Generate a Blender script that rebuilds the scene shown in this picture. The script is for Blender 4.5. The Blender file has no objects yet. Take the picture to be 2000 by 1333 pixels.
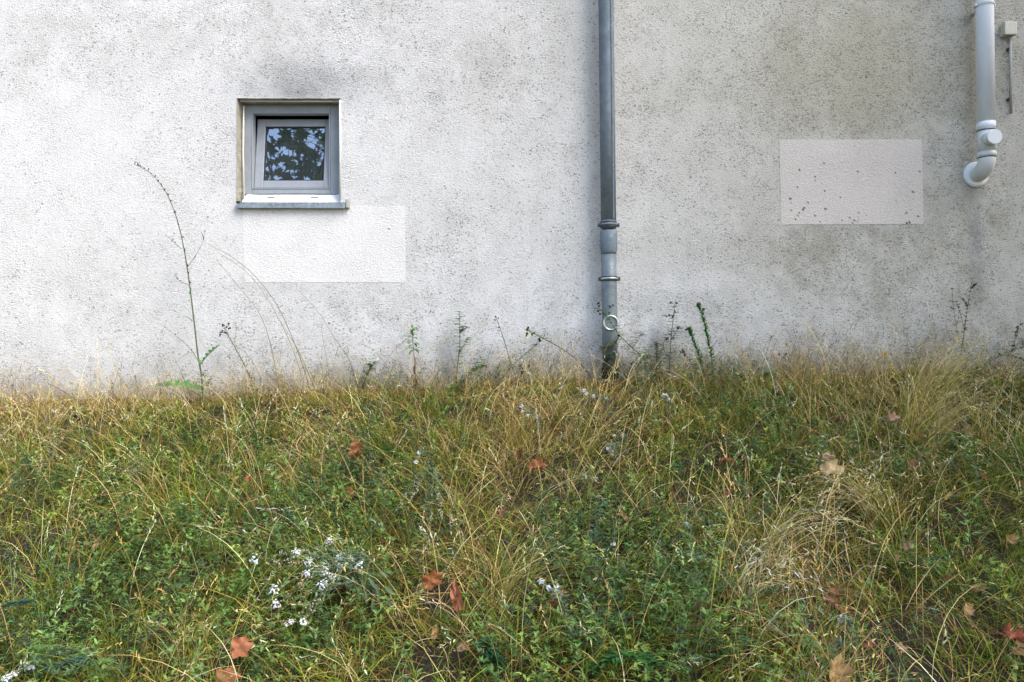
import bpy, bmesh, math, random
import numpy as np
from mathutils import Vector, Matrix, Euler
R = math.radians
rng = np.random.default_rng(7)
random.seed(11)
S = bpy.context.scene
COL = S.collection

# ------------------------------------------------------------------ camera, sky, sun, exposure
CAMD, CAMZ, PX = 4.8, 1.55, 300.0        # distance to the wall, eye height, photo pixels per metre on the wall
cam = bpy.data.objects.new('camera', bpy.data.cameras.new('camera')); COL.objects.link(cam)
cam.location = (0, -CAMD, CAMZ); cam.rotation_euler = (R(90), 0, 0)
cam.data.sensor_width = 36; cam.data.lens = 36 * PX * CAMD / 2000.0
cam.data.clip_start = 0.02; cam.data.clip_end = 500
S.camera = cam
SUN_EL, SUN_AZ = R(44), R(128)          # azimuth from +Y (north), clockwise positive: from behind-right of the camera
w = bpy.data.worlds.new('World'); S.world = w; w.use_nodes = True
nt = w.node_tree; nt.nodes.clear()
sky = nt.nodes.new('ShaderNodeTexSky'); sky.sky_type = 'NISHITA'; sky.sun_disc = False
sky.sun_elevation = SUN_EL; sky.sun_rotation = SUN_AZ; sky.air_density = 1.0; sky.dust_density = 2.2; sky.ozone_density = 1.0
bgn = nt.nodes.new('ShaderNodeBackground'); bgn.inputs[1].default_value = 0.13
wo = nt.nodes.new('ShaderNodeOutputWorld')
nt.links.new(sky.outputs[0], bgn.inputs[0]); nt.links.new(bgn.outputs[0], wo.inputs[0])
sd = bpy.data.lights.new('sun', 'SUN'); sd.energy = 1.3; sd.angle = R(36); sd.color = (1, 0.97, 0.93)
sun = bpy.data.objects.new('sun', sd); COL.objects.link(sun)
tosun = Vector((math.sin(SUN_AZ) * math.cos(SUN_EL), math.cos(SUN_AZ) * math.cos(SUN_EL), math.sin(SUN_EL)))
sun.rotation_euler = tosun.to_track_quat('Z', 'Y').to_euler()
S.view_settings.view_transform = 'Standard'; S.view_settings.look = 'None'
S.view_settings.exposure = 1.7; S.view_settings.gamma = 1
S.render.engine = 'CYCLES'
S.cycles.max_bounces = 6; S.cycles.diffuse_bounces = 3; S.cycles.glossy_bounces = 3; S.cycles.transmission_bounces = 3; S.cycles.transparent_max_bounces = 6

# ------------------------------------------------------------------ helpers
def pt(px, py, d=0.0):
    """photo pixel -> world point standing d metres in front of the wall"""
    s = (CAMD - d) / CAMD
    return Vector(((px - 1000) / PX * s, -d, CAMZ + (666.5 - py) / PX * s))

def sm(t): t = np.clip(t, 0, 1); return t * t * (3 - 2 * t)
def ground(x, d):
    x = np.asarray(x, float); d = np.asarray(d, float)
    base = np.interp(x, [-7, -3.33, -2.0, -.67, .67, 2.2, 3.33, 7], [-.47, -.43, -.40, -.335, -.285, -.245, -.235, -.18]) + CAMZ
    g = base - .06 * np.clip(d, 0, .3) - .385 * np.clip(d - .3, 0, 2.6) - .10 * np.clip(d - 2.9, 0, 1.9)
    bump = .022 * np.sin(x * 11.3 + 2.2 * np.sin(d * 5)) * np.sin(d * 12.7 + 1.9 * np.sin(x * 4)) + .035 * np.sin(x * 2.3 + .7 + 1.1 * np.sin(d * 1.7)) * np.sin(d * 3.1 + x) + .02 * np.sin(x * 6.1 + 2) * np.sin(d * 7.3 + 1.3 * x)
    bump += .05 * np.exp(-((x - 2.4) ** 2 / .4 + (d - .55) ** 2 / .08))
    return g + bump * sm(d / .5)
def hit(px, py, up=0.0):
    """photo pixel -> point on the slope (raised by up)"""
    a, b = 0.02, 4.0
    rx, rz = (px - 1000) / (PX * CAMD), (666.5 - py) / (PX * CAMD)
    for d in np.arange(4.0, .03, -.01):
        t = CAMD - d
        if CAMZ + rz * t <= float(ground(rx * t, d)) + up:
            return Vector((rx * t, -d, float(ground(rx * t, d)) + up))
    return Vector((rx * CAMD, -.04, float(ground(rx * CAMD, .04)) + up))

def link(name, me, mat=None, parent=None):
    o = bpy.data.objects.new(name, me); COL.objects.link(o)
    if mat is not None: me.materials.append(mat)
    if parent is not None: o.parent = parent
    return o
def tag(o, label=None, cat=None, group=None, kind=None):
    if label: o['label'] = label
    if cat: o['category'] = cat
    if group: o['group'] = group
    if kind: o['kind'] = kind
    return o
def empty(name, loc, label, cat, group=None):
    o = bpy.data.objects.new(name, None); COL.objects.link(o); o.location = loc; o.empty_display_size = .05
    return tag(o, label, cat, group)

class MB:
    """collects shapes for ONE mesh, in world space; build() moves them into the parent's space"""
    def __init__(s): s.v = []; s.f = []; s.c = []
    def add(s, vs, fs, col=(1, 1, 1)):
        n = len(s.v); s.v += [tuple(p) for p in vs]; s.f += [tuple(i + n for i in f) for f in fs]; s.c += [col] * len(vs)
    def box(s, x0, x1, y0, y1, z0, z1, col=(1, 1, 1)):
        vs = [(x, y, z) for x in (x0, x1) for y in (y0, y1) for z in (z0, z1)]
        s.add(vs, [(0, 1, 3, 2), (4, 6, 7, 5), (0, 4, 5, 1), (2, 3, 7, 6), (0, 2, 6, 4), (1, 5, 7, 3)], col)
    def tube(s, pts, rad, n=8, caps=True, col=(1, 1, 1)):
        pts = [Vector(p) for p in pts]
        if not hasattr(rad, '__len__'): rad = [rad] * len(pts)
        t0 = (pts[1] - pts[0]).normalized()
        ref = Vector((0, 0, 1)) if abs(t0.z) < .9 else Vector((0, 1, 0))
        u = t0.cross(ref).normalized(); vs = []
        for i, p in enumerate(pts):
            a = pts[max(i - 1, 0)]; b = pts[min(i + 1, len(pts) - 1)]; t = (b - a)
            t = t.normalized() if t.length > 1e-9 else t0
            u = (u - t * u.dot(t)); u = u.normalized() if u.length > 1e-6 else t.orthogonal().normalized()
            v = t.cross(u)
            for k in range(n):
                an = 2 * math.pi * k / n; vs.append(p + (u * math.cos(an) + v * math.sin(an)) * rad[i])
        fs = [(i * n + k, i * n + (k + 1) % n, (i + 1) * n + (k + 1) % n, (i + 1) * n + k) for i in range(len(pts) - 1) for k in range(n)]
        if caps: fs += [tuple(range(n - 1, -1, -1)), tuple((len(pts) - 1) * n + k for k in range(n))]
        s.add(vs, fs, col)
    def build(s, name, mat, parent=None, smooth=False, bevel=0):
        off = Vector((0, 0, 0))
        p = parent
        while p is not None: off += p.location; p = p.parent
        me = bpy.data.meshes.new(name)
        me.from_pydata([tuple(Vector(v) - off) for v in s.v], [], s.f)
        a = me.attributes.new('Col', 'FLOAT_COLOR', 'POINT')
        a.data.foreach_set('color', np.array([(c[0], c[1], c[2], 1) for c in s.c], np.float32).ravel())
        if smooth: me.polygons.foreach_set('use_smooth', [True] * len(me.polygons))
        me.update()
        o = link(name, me, mat, parent)
        if bevel:
            b = o.modifiers.new('bevel', 'BEVEL'); b.width = bevel; b.segments = 2; b.limit_method = 'ANGLE'
        return o

def np_mesh(name, V, F, C, mat, parent=None, smooth=False):
    """V (n,3), F (m,4) quads, C (n,3)"""
    me = bpy.data.meshes.new(name)
    k = F.shape[1]
    me.vertices.add(len(V)); me.vertices.foreach_set('co', V.astype(np.float32).ravel())
    me.loops.add(F.size); me.loops.foreach_set('vertex_index', F.astype(np.int32).ravel())
    me.polygons.add(len(F)); me.polygons.foreach_set('loop_start', np.arange(0, F.size, k, dtype=np.int32))
    if smooth: me.polygons.foreach_set('use_smooth', np.ones(len(F), bool))
    a = me.attributes.new('Col', 'FLOAT_COLOR', 'POINT')
    a.data.foreach_set('color', np.concatenate([C, np.ones((len(C), 1))], 1).astype(np.float32).ravel())
    me.update(calc_edges=True)
    return link(name, me, mat, parent)

# ------------------------------------------------------------------ materials
class Nd:
    def __init__(s, name):
        s.m = bpy.data.materials.new(name); s.m.use_nodes = True; s.t = s.m.node_tree; s.t.nodes.clear()
        s.out = s.t.nodes.new('ShaderNodeOutputMaterial')
    def n(s, ty, **kw):
        x = s.t.nodes.new(ty)
        for k, v in kw.items():
            if k.startswith('_'): setattr(x, k[1:], v)
            else:
                key = {'i0': 0, 'i1': 1, 'i2': 2}.get(k, k.replace('_', ' '))
                if isinstance(v, bpy.types.NodeSocket): s.t.links.new(v, x.inputs[key])
                else: x.inputs[key].default_value = v
        return x
    def math(s, op, a, b=0.0, clamp=False):
        return s.n('ShaderNodeMath', _operation=op, _use_clamp=clamp, i0=a, i1=b).outputs[0]
    def mix(s, f, a, b, mode='MIX'):
        x = s.t.nodes.new('ShaderNodeMix'); x.data_type = 'RGBA'; x.blend_type = mode
        for i, v in ((0, f), (6, a), (7, b)):
            if isinstance(v, bpy.types.NodeSocket): s.t.links.new(v, x.inputs[i])
            else: x.inputs[i].default_value = v if i == 0 else (*v, 1)[:4]
        return x.outputs[2]
    def ramp(s, f, lo, hi):
        x = s.n('ShaderNodeMapRange', _clamp=True, _interpolation_type='SMOOTHSTEP'); s.t.links.new(f, x.inputs[0])
        x.inputs[1].default_value = lo; x.inputs[2].default_value = hi
        return x.outputs[0]
    def co(s, scale=(1, 1, 1), rot=(0, 0, 0)):
        tc = s.t.nodes.new('ShaderNodeTexCoord'); mp = s.n('ShaderNodeMapping', Scale=scale, Rotation=rot)
        s.t.links.new(tc.outputs['Object'], mp.inputs[0]); return mp.outputs[0]
    def noise(s, scale, vec=None, detail=3, rough=.55, dist=0.0):
        return s.n('ShaderNodeTexNoise', Vector=vec if vec is not None else s.co(), Scale=float(scale), Detail=float(detail), Roughness=rough, Distortion=dist).outputs[0]
    def attr(s, name): return s.n('ShaderNodeAttribute', _attribute_name=name)
    def finish(s, sh): s.t.links.new(sh, s.out.inputs[0]); return s.m

def plaster(name, clean=(.70, .695, .70), patch=False):
    q = Nd(name); co = q.co()
    dirt_shade = q.attr('dirt_shade').outputs['Fac'] if not patch else None
    soot_shade = q.attr('soot_shade').outputs['Fac'] if not patch else None
    algae = q.attr('algae').outputs['Fac'] if not patch else None
    # grain of the scraped render: short worm-like strokes
    g1 = q.noise(58, q.co((1, 1, 1.7), (0, .45, 0)), 3, .65, 1.4)
    g2 = q.noise(150, co, 2, .6)
    g3 = q.n('ShaderNodeTexVoronoi', Vector=q.co((1, 1, 1.6), (0, .6, 0)), Scale=85.0, Randomness=1.0, _feature='F1').outputs[0]
    grain = q.math('ADD', q.math('MULTIPLY', g1, 1.0), q.math('ADD', q.math('MULTIPLY', g2, .45), q.math('MULTIPLY', g3, .5)))
    c = q.mix(q.ramp(q.noise(3.2, co, 5, .6), .35, .7), clean, tuple(v * .95 for v in clean))
    fine = q.ramp(g1, .40, .55)
    c = q.mix(q.math('MULTIPLY', q.math('SUBTRACT', 1.0, fine), .42 if not patch else .30), c, tuple(v * .62 for v in clean))
    if not patch:
        cloud = q.noise(2.4, co, 6, .62)
        cloud2 = q.noise(9, co, 5, .7)
        film = q.math('MULTIPLY', q.math('ADD', q.math('MULTIPLY', q.ramp(cloud, .32, .68), 1.0), q.math('MULTIPLY', q.ramp(cloud2, .35, .7), .75)), q.math('MULTIPLY', dirt_shade, .85))
        c = q.mix(q.math('MULTIPLY', film, 1.0, True), c, (.33, .325, .30))
        c = q.mix(q.math('MULTIPLY', algae, 1.05, True), c, (.44, .405, .30))
        c = q.mix(q.math('MULTIPLY', soot_shade, q.math('ADD', .25, q.math('MULTIPLY', cloud2, 1.1)), True), c, (.17, .18, .20))
        # specks: cells switched on by the dirt density, ragged outlines, two sizes
        wig = q.n('ShaderNodeTexNoise', Vector=co, Scale=120.0, Detail=2.0)
        def wv(amp, rot, sc):
            sub = q.n('ShaderNodeVectorMath', _operation='SUBTRACT', i0=wig.outputs[1]); sub.inputs[1].default_value = (.5, .5, .5)
            scl = q.n('ShaderNodeVectorMath', _operation='SCALE', i0=sub.outputs[0]); scl.inputs['Scale'].default_value = amp
            ad = q.n('ShaderNodeVectorMath', _operation='ADD', i0=q.co(sc, rot), i1=scl.outputs[0]); return ad.outputs[0]
        clump = q.math('MULTIPLY', q.ramp(q.noise(7, co, 6, .7, .6), .38, .66), q.ramp(q.noise(1.6, co, 4, .6), .30, .62))
        for scl_, amp, r0, r1, k, colr, o_ in ((50.0, .026, .10, .40, .85, (.095, .095, .08), (0, .5, 0)), (92.0, .016, .18, .50, 1.5, (.17, .165, .145), (0, -.3, 0)), (20.0, .034, .05, .19, .55, (.07, .07, .05), (0, .2, 0)), (64.0, .02, .15, .5, .9, (.19, .185, .165), (0, .9, 0))):
            vo = q.n('ShaderNodeTexVoronoi', Vector=wv(amp, o_, (1, 1, 1.35)), Scale=scl_, Randomness=1.0, _feature='F1')
            sep = q.n('ShaderNodeSeparateColor', Color=vo.outputs['Color'])
            dens = q.math('MULTIPLY', q.math('ADD', q.math('MULTIPLY', clump, 1.5), .10), q.math('MULTIPLY', q.math('POWER', dirt_shade, 1.15), k * 2.5))
            on = q.math('MULTIPLY', q.math('SUBTRACT', dens, sep.outputs[0]), 30.0, True)
            rad = q.math('ADD', r0, q.math('MULTIPLY', sep.outputs[1], r1 - r0))
            disc = q.math('MULTIPLY', q.math('SUBTRACT', rad, vo.outputs['Distance']), 14.0, True)
            c = q.mix(q.math('MULTIPLY', q.math('MULTIPLY', on, disc), q.math('ADD', .25, q.math('MULTIPLY', sep.outputs[2], .5))), c, colr)
    else:
        sp = q.attr('dirt_shade').outputs['Fac']
        c = q.mix(q.math('MULTIPLY', sp, 1.6, True), c, (.09, .09, .035))
        m1 = q.math('MULTIPLY', q.math('SUBTRACT', q.noise(60, co, 3, .75), .69), 14.0, True)
        c = q.mix(q.math('MULTIPLY', m1, .45), c, (.2, .19, .16))
    b = q.n('ShaderNodeBump', Strength=1.0, Distance=.006, Height=grain); q.t.links.new(q.math('ADD', .45, q.math('MULTIPLY', q.ramp(q.noise(4.5, co, 4, .6), .3, .7), .55)), b.inputs['Strength'])
    p = q.n('ShaderNodeBsdfPrincipled', Base_Color=c, Roughness=.93, Normal=b.outputs[0]); p.inputs['Specular IOR Level'].default_value = .15
    return q.finish(p.outputs[0])

def simple(name, col, rough=.6, var=.12, vscale=20, metal=0.0, bump=0.0, spots=None, spec=.4, stain=None):
    q = Nd(name); co = q.co()
    n1 = q.noise(vscale, co, 5, .65)
    c = q.mix(q.ramp(n1, .3, .7), tuple(v * (1 - var) for v in col), tuple(min(1, v * (1 + var)) for v in col))
    if spots:
        s_ = q.math('MULTIPLY', q.math('SUBTRACT', q.noise(70, co, 3, .7), spots[1]), 12.0, True)
        c = q.mix(q.math('MULTIPLY', s_, spots[2]), c, spots[0])
    if stain:
        s_ = q.ramp(q.noise(6, q.co((1, 1, .35)), 5, .7), stain[1], stain[1] + .2)
        c = q.mix(q.math('MULTIPLY', s_, stain[2]), c, stain[0])
    p = q.n('ShaderNodeBsdfPrincipled', Base_Color=c, Roughness=rough, Metallic=metal); p.inputs['Specular IOR Level'].default_value = spec
    if bump:
        b = q.n('ShaderNodeBump', Strength=bump, Distance=.002, Height=q.noise(vscale * 4, co, 3, .6)); q.t.links.new(b.outputs[0], p.inputs['Normal'])
    return q.finish(p.outputs[0])

def foliage(name, trans=.3, rough=.6, gloss=.06):
    q = Nd(name); a = q.attr('Col').outputs['Color']
    n1 = q.noise(60, q.co(), 2, .6)
    c = q.mix(q.ramp(n1, .3, .7), a, a); hs = q.n('ShaderNodeHueSaturation', Color=c); q.t.links.new(q.math('ADD', .82, q.math('MULTIPLY', n1, .36)), hs.inputs['Value'])
    d = q.n('ShaderNodeBsdfDiffuse', Color=hs.outputs[0]); t = q.n('ShaderNodeBsdfTranslucent', Color=hs.outputs[0])
    g = q.n('ShaderNodeBsdfGlossy', Color=(1, 1, 1, 1), Roughness=rough)
    m = q.n('ShaderNodeMixShader', Fac=trans, i1=d.outputs[0], i2=t.outputs[0])
    m2 = q.n('ShaderNodeMixShader', Fac=gloss * .5, i1=m.outputs[0], i2=g.outputs[0])
    return q.finish(m2.outputs[0])

M = dict(
    wall=plaster('wall_render'), patch=plaster('patch_render', (.715, .70, .69), True), patch_dim=plaster('patch_render_dimmed', (.625, .575, .53), True),  # right patch: same paint, its colour darkened for the weaker light and dirt there
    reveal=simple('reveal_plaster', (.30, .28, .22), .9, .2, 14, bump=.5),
    bead=simple('bead_white', (.60, .59, .55), .8, .08, 30, bump=.3),
    frame=simple('frame_grey', (.27, .30, .325), .5, .10, 9, spots=((.2, .2, .2), .66, .5), stain=((.2, .2, .18), .5, .45)),
    sash=simple('sash_grey', (.28, .30, .335), .45, .06, 12),
    strip=simple('strip_white', (.80, .81, .83), .4, .05, 12),
    gasket=simple('gasket_black', (.01, .012, .016), .7, .1),
    zincsill=simple('sill_zinc', (.25, .29, .32), .45, .3, 40, metal=.4, spots=((.55, .56, .58), .62, .6)),
    zinc=simple('zinc_pipe', (.15, .18, .205), .68, .2, 14, metal=.15, spots=((.36, .41, .45), .66, .35), stain=((.12, .145, .17), .52, .4)),
    zinc2=simple('zinc_socket', (.14, .18, .21), .65, .14, 16, metal=.15, spots=((.5, .55, .6), .61, .6)),
    zinclow=simple('zinc_lower', (.16, .195, .21), .5, .2, 12, metal=.15, spots=((.55, .6, .62), .62, .55), stain=((.17, .21, .14), .45, .6)),
    clamp=simple('clamp_dark', (.05, .06, .065), .5, .2, 30, metal=.4),
    steel=simple('steel', (.55, .56, .55), .3, .15, 60, metal=.8),
    rubber=simple('rubber', (.012, .013, .016), .7, .2),
    clay=simple('clay', (.26, .075, .05), .8, .2, 30, bump=.3),
    flue=simple('flue_white', (.76, .78, .79), .6, .03, 5, spec=.4),
    flue2=simple('flue_fittings', (.66, .67, .65), .45, .06, 9, stain=((.36, .37, .33), .5, .4)),
    box=simple('box_cream', (.62, .60, .49), .5, .05, 30), conduit=simple('conduit_grey', (.33, .33, .31), .6, .1, 30),
    inside=simple('dark_room', (.015, .018, .02), .9, .1),
    base=simple('base_edge', (.13, .10, .07), .95, .4, 25, bump=.8),
    bark=simple('bark', (.13, .10, .07), .9, .3, 12, bump=.8),
    leaf=foliage('leaf', gloss=.03), grass=foliage('grass_blades', .22, gloss=.012), straw=foliage('straw', .16, gloss=.012), dry=foliage('dry_leaf', .18),
    petal=foliage('petal', .3), crown=foliage('crown_leaves', .35),
)
# soil
q = Nd('soil'); co = q.co(); n1 = q.noise(5, co, 6, .65); n2 = q.noise(60, co, 4, .7)
c = q.mix(q.ramp(n1, .3, .7), (.013, .010, .006), (.03, .022, .012)); c = q.mix(q.ramp(n2, .4, .7), c, (.045, .033, .018))
b = q.n('ShaderNodeBump', Strength=.9, Distance=.02, Height=q.math('ADD', n2, n1))
M['soil'] = q.finish(q.n('ShaderNodeBsdfPrincipled', Base_Color=c, Roughness=.95, Normal=b.outputs[0]).outputs[0])
# window glass: dark room behind, coated double pane
q = Nd('glass'); 
g = q.n('ShaderNodeBsdfGlossy', Color=(.86, .92, 1, 1), Roughness=.012); d = q.n('ShaderNodeBsdfDiffuse', Color=(.04, .05, .055, 1))
fr = q.n('ShaderNodeFresnel', IOR=1.9)
M['glass'] = q.finish(q.n('ShaderNodeMixShader', Fac=q.math('MULTIPLY', fr.outputs[0], 4.0, True), i1=d.outputs[0], i2=g.outputs[0]).outputs[0])

# ------------------------------------------------------------------ ground
gx = np.concatenate([np.linspace(-40, -5.2, 30), np.linspace(-5, 5, 200), np.linspace(5.2, 40, 30)])
gd = np.concatenate([np.linspace(-.4, 5, 130), np.linspace(5.3, 60, 40)])
X, D = np.meshgrid(gx, gd); Z = ground(X, D)
V = np.stack([X.ravel(), -D.ravel(), Z.ravel()], 1); nx, nd_ = len(gx), len(gd)
I = np.arange(nx * nd_).reshape(nd_, nx); F = np.stack([I[:-1, :-1], I[1:, :-1], I[1:, 1:], I[:-1, 1:]], -1).reshape(-1, 4)
tag(np_mesh('ground', V, F, np.ones((len(V), 3)), M['soil'], smooth=True), kind='structure')

# ------------------------------------------------------------------ the house wall with its window and patches
wall = empty('house_wall', (0, 0, 1.0), 'weathered pale roughcast house wall with a small window and two cleaner repainted rectangles', 'wall')
wx0, wx1 = (463 - 1000) / PX, (665 - 1000) / PX
wz1, wz0 = CAMZ + (666.5 - 193) / PX, CAMZ + (666.5 - 396) / PX
def breaks(a, b, step, keys):
    ks = sorted([a] + keys + [b]); out = []
    for u, v in zip(ks[:-1], ks[1:]): out += list(np.linspace(u, v, max(2, int(round((v - u) / step)) + 1))[:-1])
    return np.array(out + [b])
xs = breaks(-7, 7, .03, [wx0, wx1]); zs = breaks(.2, 6.0, .03, [wz0, wz1])
X, Zz = np.meshgrid(xs, zs)
pxm, pym = X * PX + 1000, 666.5 - (Zz - CAMZ) * PX
def G(px, py, sx, sy, a=1.0): return a * np.exp(-((pxm - px) / sx) ** 2 - ((pym - py) / sy) ** 2)
dirt_shade = .11 + .38 * sm((pxm - 500) / 1500) + .10 * sm((250 - pym) / 300)
for g_ in [(1700, 110, 200, 120, .85), (1880, 260, 70, 200, .3), (1480, 210, 200, 60, .22), (1650, 235, 160, 26, .45), (1760, 240, 90, 30, .3), (1660, 470, 150, 34, .65), (1750, 560, 130, 60, .55),
           (1900, 470, 60, 60, .35), (1560, 520, 120, 60, .22), (900, 140, 170, 70, .28), (590, 150, 120, 45, .3), (860, 480, 130, 60, .22), (700, 600, 170, 50, .28),
           (400, 300, 90, 70, .14), (200, 560, 180, 80, .14), (150, 90, 200, 90, .20), (420, 60, 150, 60, .2), (1900, 650, 120, 40, .4), (1250, 230, 90, 50, .18), (1250, 620, 90, 60, .2), (640, 30, 140, 50, .25),
           (1890, 150, 14, 260, .25), (1905, 520, 14, 110, .4), (1930, 420, 26, 90, .3)]: dirt_shade = dirt_shade + G(*g_)  # the tall strip left of the flue paints that pipe's shade on the wall
basepy = 666.5 - (np.interp(X, [-7, -3.33, -.67, .67, 3.33, 7], [-.47, -.43, -.335, -.285, -.235, -.18])) * PX
dirt_shade = dirt_shade + 1.0 * np.exp(-np.clip(basepy - pym, 0, 999) / 60.0)
soot_shade = G(590, 165, 125, 48, .62) + G(570, 185, 90, 12, .2) + G(1905, 470, 14, 110, .55) + G(480, 300, 26, 90, .10) + G(520, 562, 200, 8, .16) + G(1660, 447, 120, 9, .35) + G(1893, 150, 9, 200, .18)  # thin strips under both patches and beside the flue are painted shade
soot_shade = soot_shade + .45 * np.exp(-np.clip(basepy - pym, 0, 999) / 45.0)
algae = .08 + .42 * sm((pxm - 620) / 1100) + G(1700, 120, 260, 130, .25) - G(1350, 640, 500, 120, .28) - G(1150, 480, 250, 200, .12)
V = np.stack([X.ravel(), np.zeros(X.size), Zz.ravel() - 1.0], 1)
nx, nz = len(xs), len(zs); I = np.arange(nx * nz).reshape(nz, nx)
F = np.stack([I[:-1, :-1], I[:-1, 1:], I[1:, 1:], I[1:, :-1]], -1).reshape(-1, 4)
cx = V[F].mean(1)
hole = (cx[:, 0] > wx0) & (cx[:, 0] < wx1) & (cx[:, 2] + 1 > wz0) & (cx[:, 2] + 1 < wz1)
wo_ = np_mesh('wall_surface', V, F[~hole], np.ones((len(V), 3)), M['wall'], wall)
for nm, ar in (('dirt_shade', dirt_shade), ('soot_shade', soot_shade), ('algae', algae)):
    a = wo_.data.attributes.new(nm, 'FLOAT', 'POINT'); a.data.foreach_set('value', np.clip(ar, 0, 1).astype(np.float32).ravel())
# rough edge of the base coat just above the soil
mb = MB(); N = 420; vs = []
for i in range(N + 1):
    x = -6 + 12 * i / N; g = float(ground(x, .02)); h = .022 + random.uniform(-.008, .010) + .012 * math.sin(x * 3.1) * math.sin(x * 7.7)
    vs += [(x, -.004, g + h + .012), (x, -.020 + random.uniform(-.004, .004), g + h), (x, -.024, g - .05)]
fs = []
for i in range(N):
    a = i * 3; fs += [(a, a + 1, a + 4, a + 3), (a + 1, a + 2, a + 5, a + 4)]
mb.add(vs, fs); mb.build('base_edge', M['base'], wall)
# repainted rectangles, 3 mm proud
def patch(c4, spots, label, mt):
    n, m = 110, 66; vs = []; dv = []
    P = [pt(*c) for c in c4]           # tl tr br bl
    w_, h_ = (P[1] - P[0]).length, (P[0] - P[3]).length
    for j in range(m + 1):
        for i in range(n + 1):
            u, v = i / n, j / m
            p = (P[0] * (1 - u) + P[1] * u) * (1 - v) + (P[3] * (1 - u) + P[2] * u) * v
            e = .0025 * math.sin(i * 1.7) * math.sin(i * .61 + 1) if j in (0, m) else 0
            e2 = .002 * math.sin(j * 1.9) * math.sin(j * .7) if i in (0, n) else 0
            vs.append((p.x + e2, -.0018, p.z - 1.0 + e))
            dd = 0
            for (sx, sy, sr) in spots:
                dd = max(dd, 1.25 - math.hypot((u - sx) * w_, (v - sy) * h_) / sr)
            dv.append(max(0, min(1, dd * 1.6)))
    nv = len(vs); F = [(j * (n + 1) + i, (j + 1) * (n + 1) + i, (j + 1) * (n + 1) + i + 1, j * (n + 1) + i + 1) for j in range(m) for i in range(n)]
    # thin rim back to the wall
    rim = [i for i in range(n + 1)] + [j * (n + 1) + n for j in range(1, m + 1)] + [m * (n + 1) + i for i in range(n - 1, -1, -1)] + [j * (n + 1) for j in range(m - 1, 0, -1)]
    for r in rim: x, y, z = vs[r]; vs.append((x, .001, z)); dv.append(0)
    L = len(rim)
    F += [(rim[k], rim[(k + 1) % L], nv + (k + 1) % L, nv + k) for k in range(L)]
    me = bpy.data.meshes.new('plaster_patch'); me.from_pydata(vs, [], F)
    a = me.attributes.new('dirt_shade', 'FLOAT', 'POINT'); a.data.foreach_set('value', np.array(dv, np.float32))
    o = link('plaster_patch', me, mt, wall); o['label'] = label
sp = []
for (a, b_, r_) in [(.14, .36, 7), (.31, .28, 5), (.245, .44, 6), (.245, .49, 4), (.12, .565, 5), (.31, .605, 5), (.07, .70, 7), (.07, .74, 4), (.42, .68, 6), (.19, .74, 5), (.14, .78, 4), (.165, .80, 6), (.16, .825, 7),
                    (.07, .83, 5), (.31, .82, 7), (.13, .865, 6), (.12, .90, 5), (.10, .94, 5), (.24, .90, 5), (.245, .93, 4), (.27, .975, 4), (.55, .38, 4), (.53, .08, 4), (.56, .16, 5), (.81, .39, 5), (.93, .62, 7), (.81, .72, 4),
                    (.885, .86, 5), (.87, .88, 4), (.96, .91, 6), (.97, .93, 4), (.55, .87, 5), (.60, .90, 4), (.48, .92, 5), (.51, .96, 6), (.54, .955, 4), (.63, .58, 4), (.98, .38, 5), (.73, .86, 3), (.91, .83, 3), (.43, .96, 4), (.3, .08, 3), (.9, .98, 7), (.88, .99, 8), (.50, .99, 5)]:
    sp.append((a + random.uniform(-.004, .004), b_, r_ * .00095))
patch([(1522, 273), (1800, 273), (1804, 438), (1526, 439)], sp, 'pinkish repainted rectangle dotted with green algae spots', M['patch_dim'])
patch([(474, 402), (791, 402), (792, 552), (478, 552)], [(.9, .3, .003), (.97, .72, .003)], 'clean near white repainted rectangle under the window', M['patch'])

# window: outer frame is the part, the rest sub-parts
RV = .09
def Pz(py, d=0.0): return CAMZ + (666.5 - py) / PX * (CAMD - d) / CAMD
def Px(px, d=0.0): return (px - 1000) / PX * (CAMD - d) / CAMD
fb = MB()
fx0, fx1 = wx0 - .004, wx1 + .004
fz0, fz1 = Pz(380, -RV), wz1 + .01
ix0, ix1, iz1, iz0 = Px(492, -RV), Px(645, -RV), Pz(220, -RV), Pz(369.5, -RV)
# frame as four butted bars
fb.box(fx0, ix0, RV, RV + .06, fz0, fz1); fb.box(ix1, fx1, RV, RV + .06, fz0, fz1)
fb.box(ix0, ix1, RV, RV + .06, iz1, fz1); fb.box(ix0, ix1, RV, RV + .06, fz0, iz0)
win = fb.build('window', M['frame'], wall, bevel=.004)
win['label'] = 'small grey framed window with its sash tilted open'
# inner lip of the frame
lb = MB(); l = .008
lb.box(ix0, ix0 + l, RV - .004, RV + .05, iz0 + l, iz1 - l); lb.box(ix1 - l, ix1, RV - .004, RV + .05, iz0 + l, iz1 - l)
lb.box(ix0, ix1, RV - .004, RV + .05, iz1 - l, iz1); lb.box(ix0, ix1, RV - .004, RV + .05, iz0, iz0 + l)
lb.build('frame_lip', M['sash'], win, bevel=.002)
# dark room niche behind the sash
nb = MB(); nb.box(ix0 - .02, ix1 + .02, RV + .35, RV + .36, iz0 - .05, iz1 + .05)
nb.box(ix0 - .03, ix0 - .02, RV + .061, RV + .36, iz0 - .05, iz1 + .05); nb.box(ix1 + .02, ix1 + .03, RV + .061, RV + .36, iz0 - .05, iz1 + .05)
nb.box(ix0 - .03, ix1 + .03, RV + .061, RV + .36, iz1 + .05, iz1 + .06); nb.box(ix0 - .03, ix1 + .03, RV + .061, RV + .36, iz0 - .06, iz0 - .05)
nb.build('dark_interior', M['inside'], win)
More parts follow.
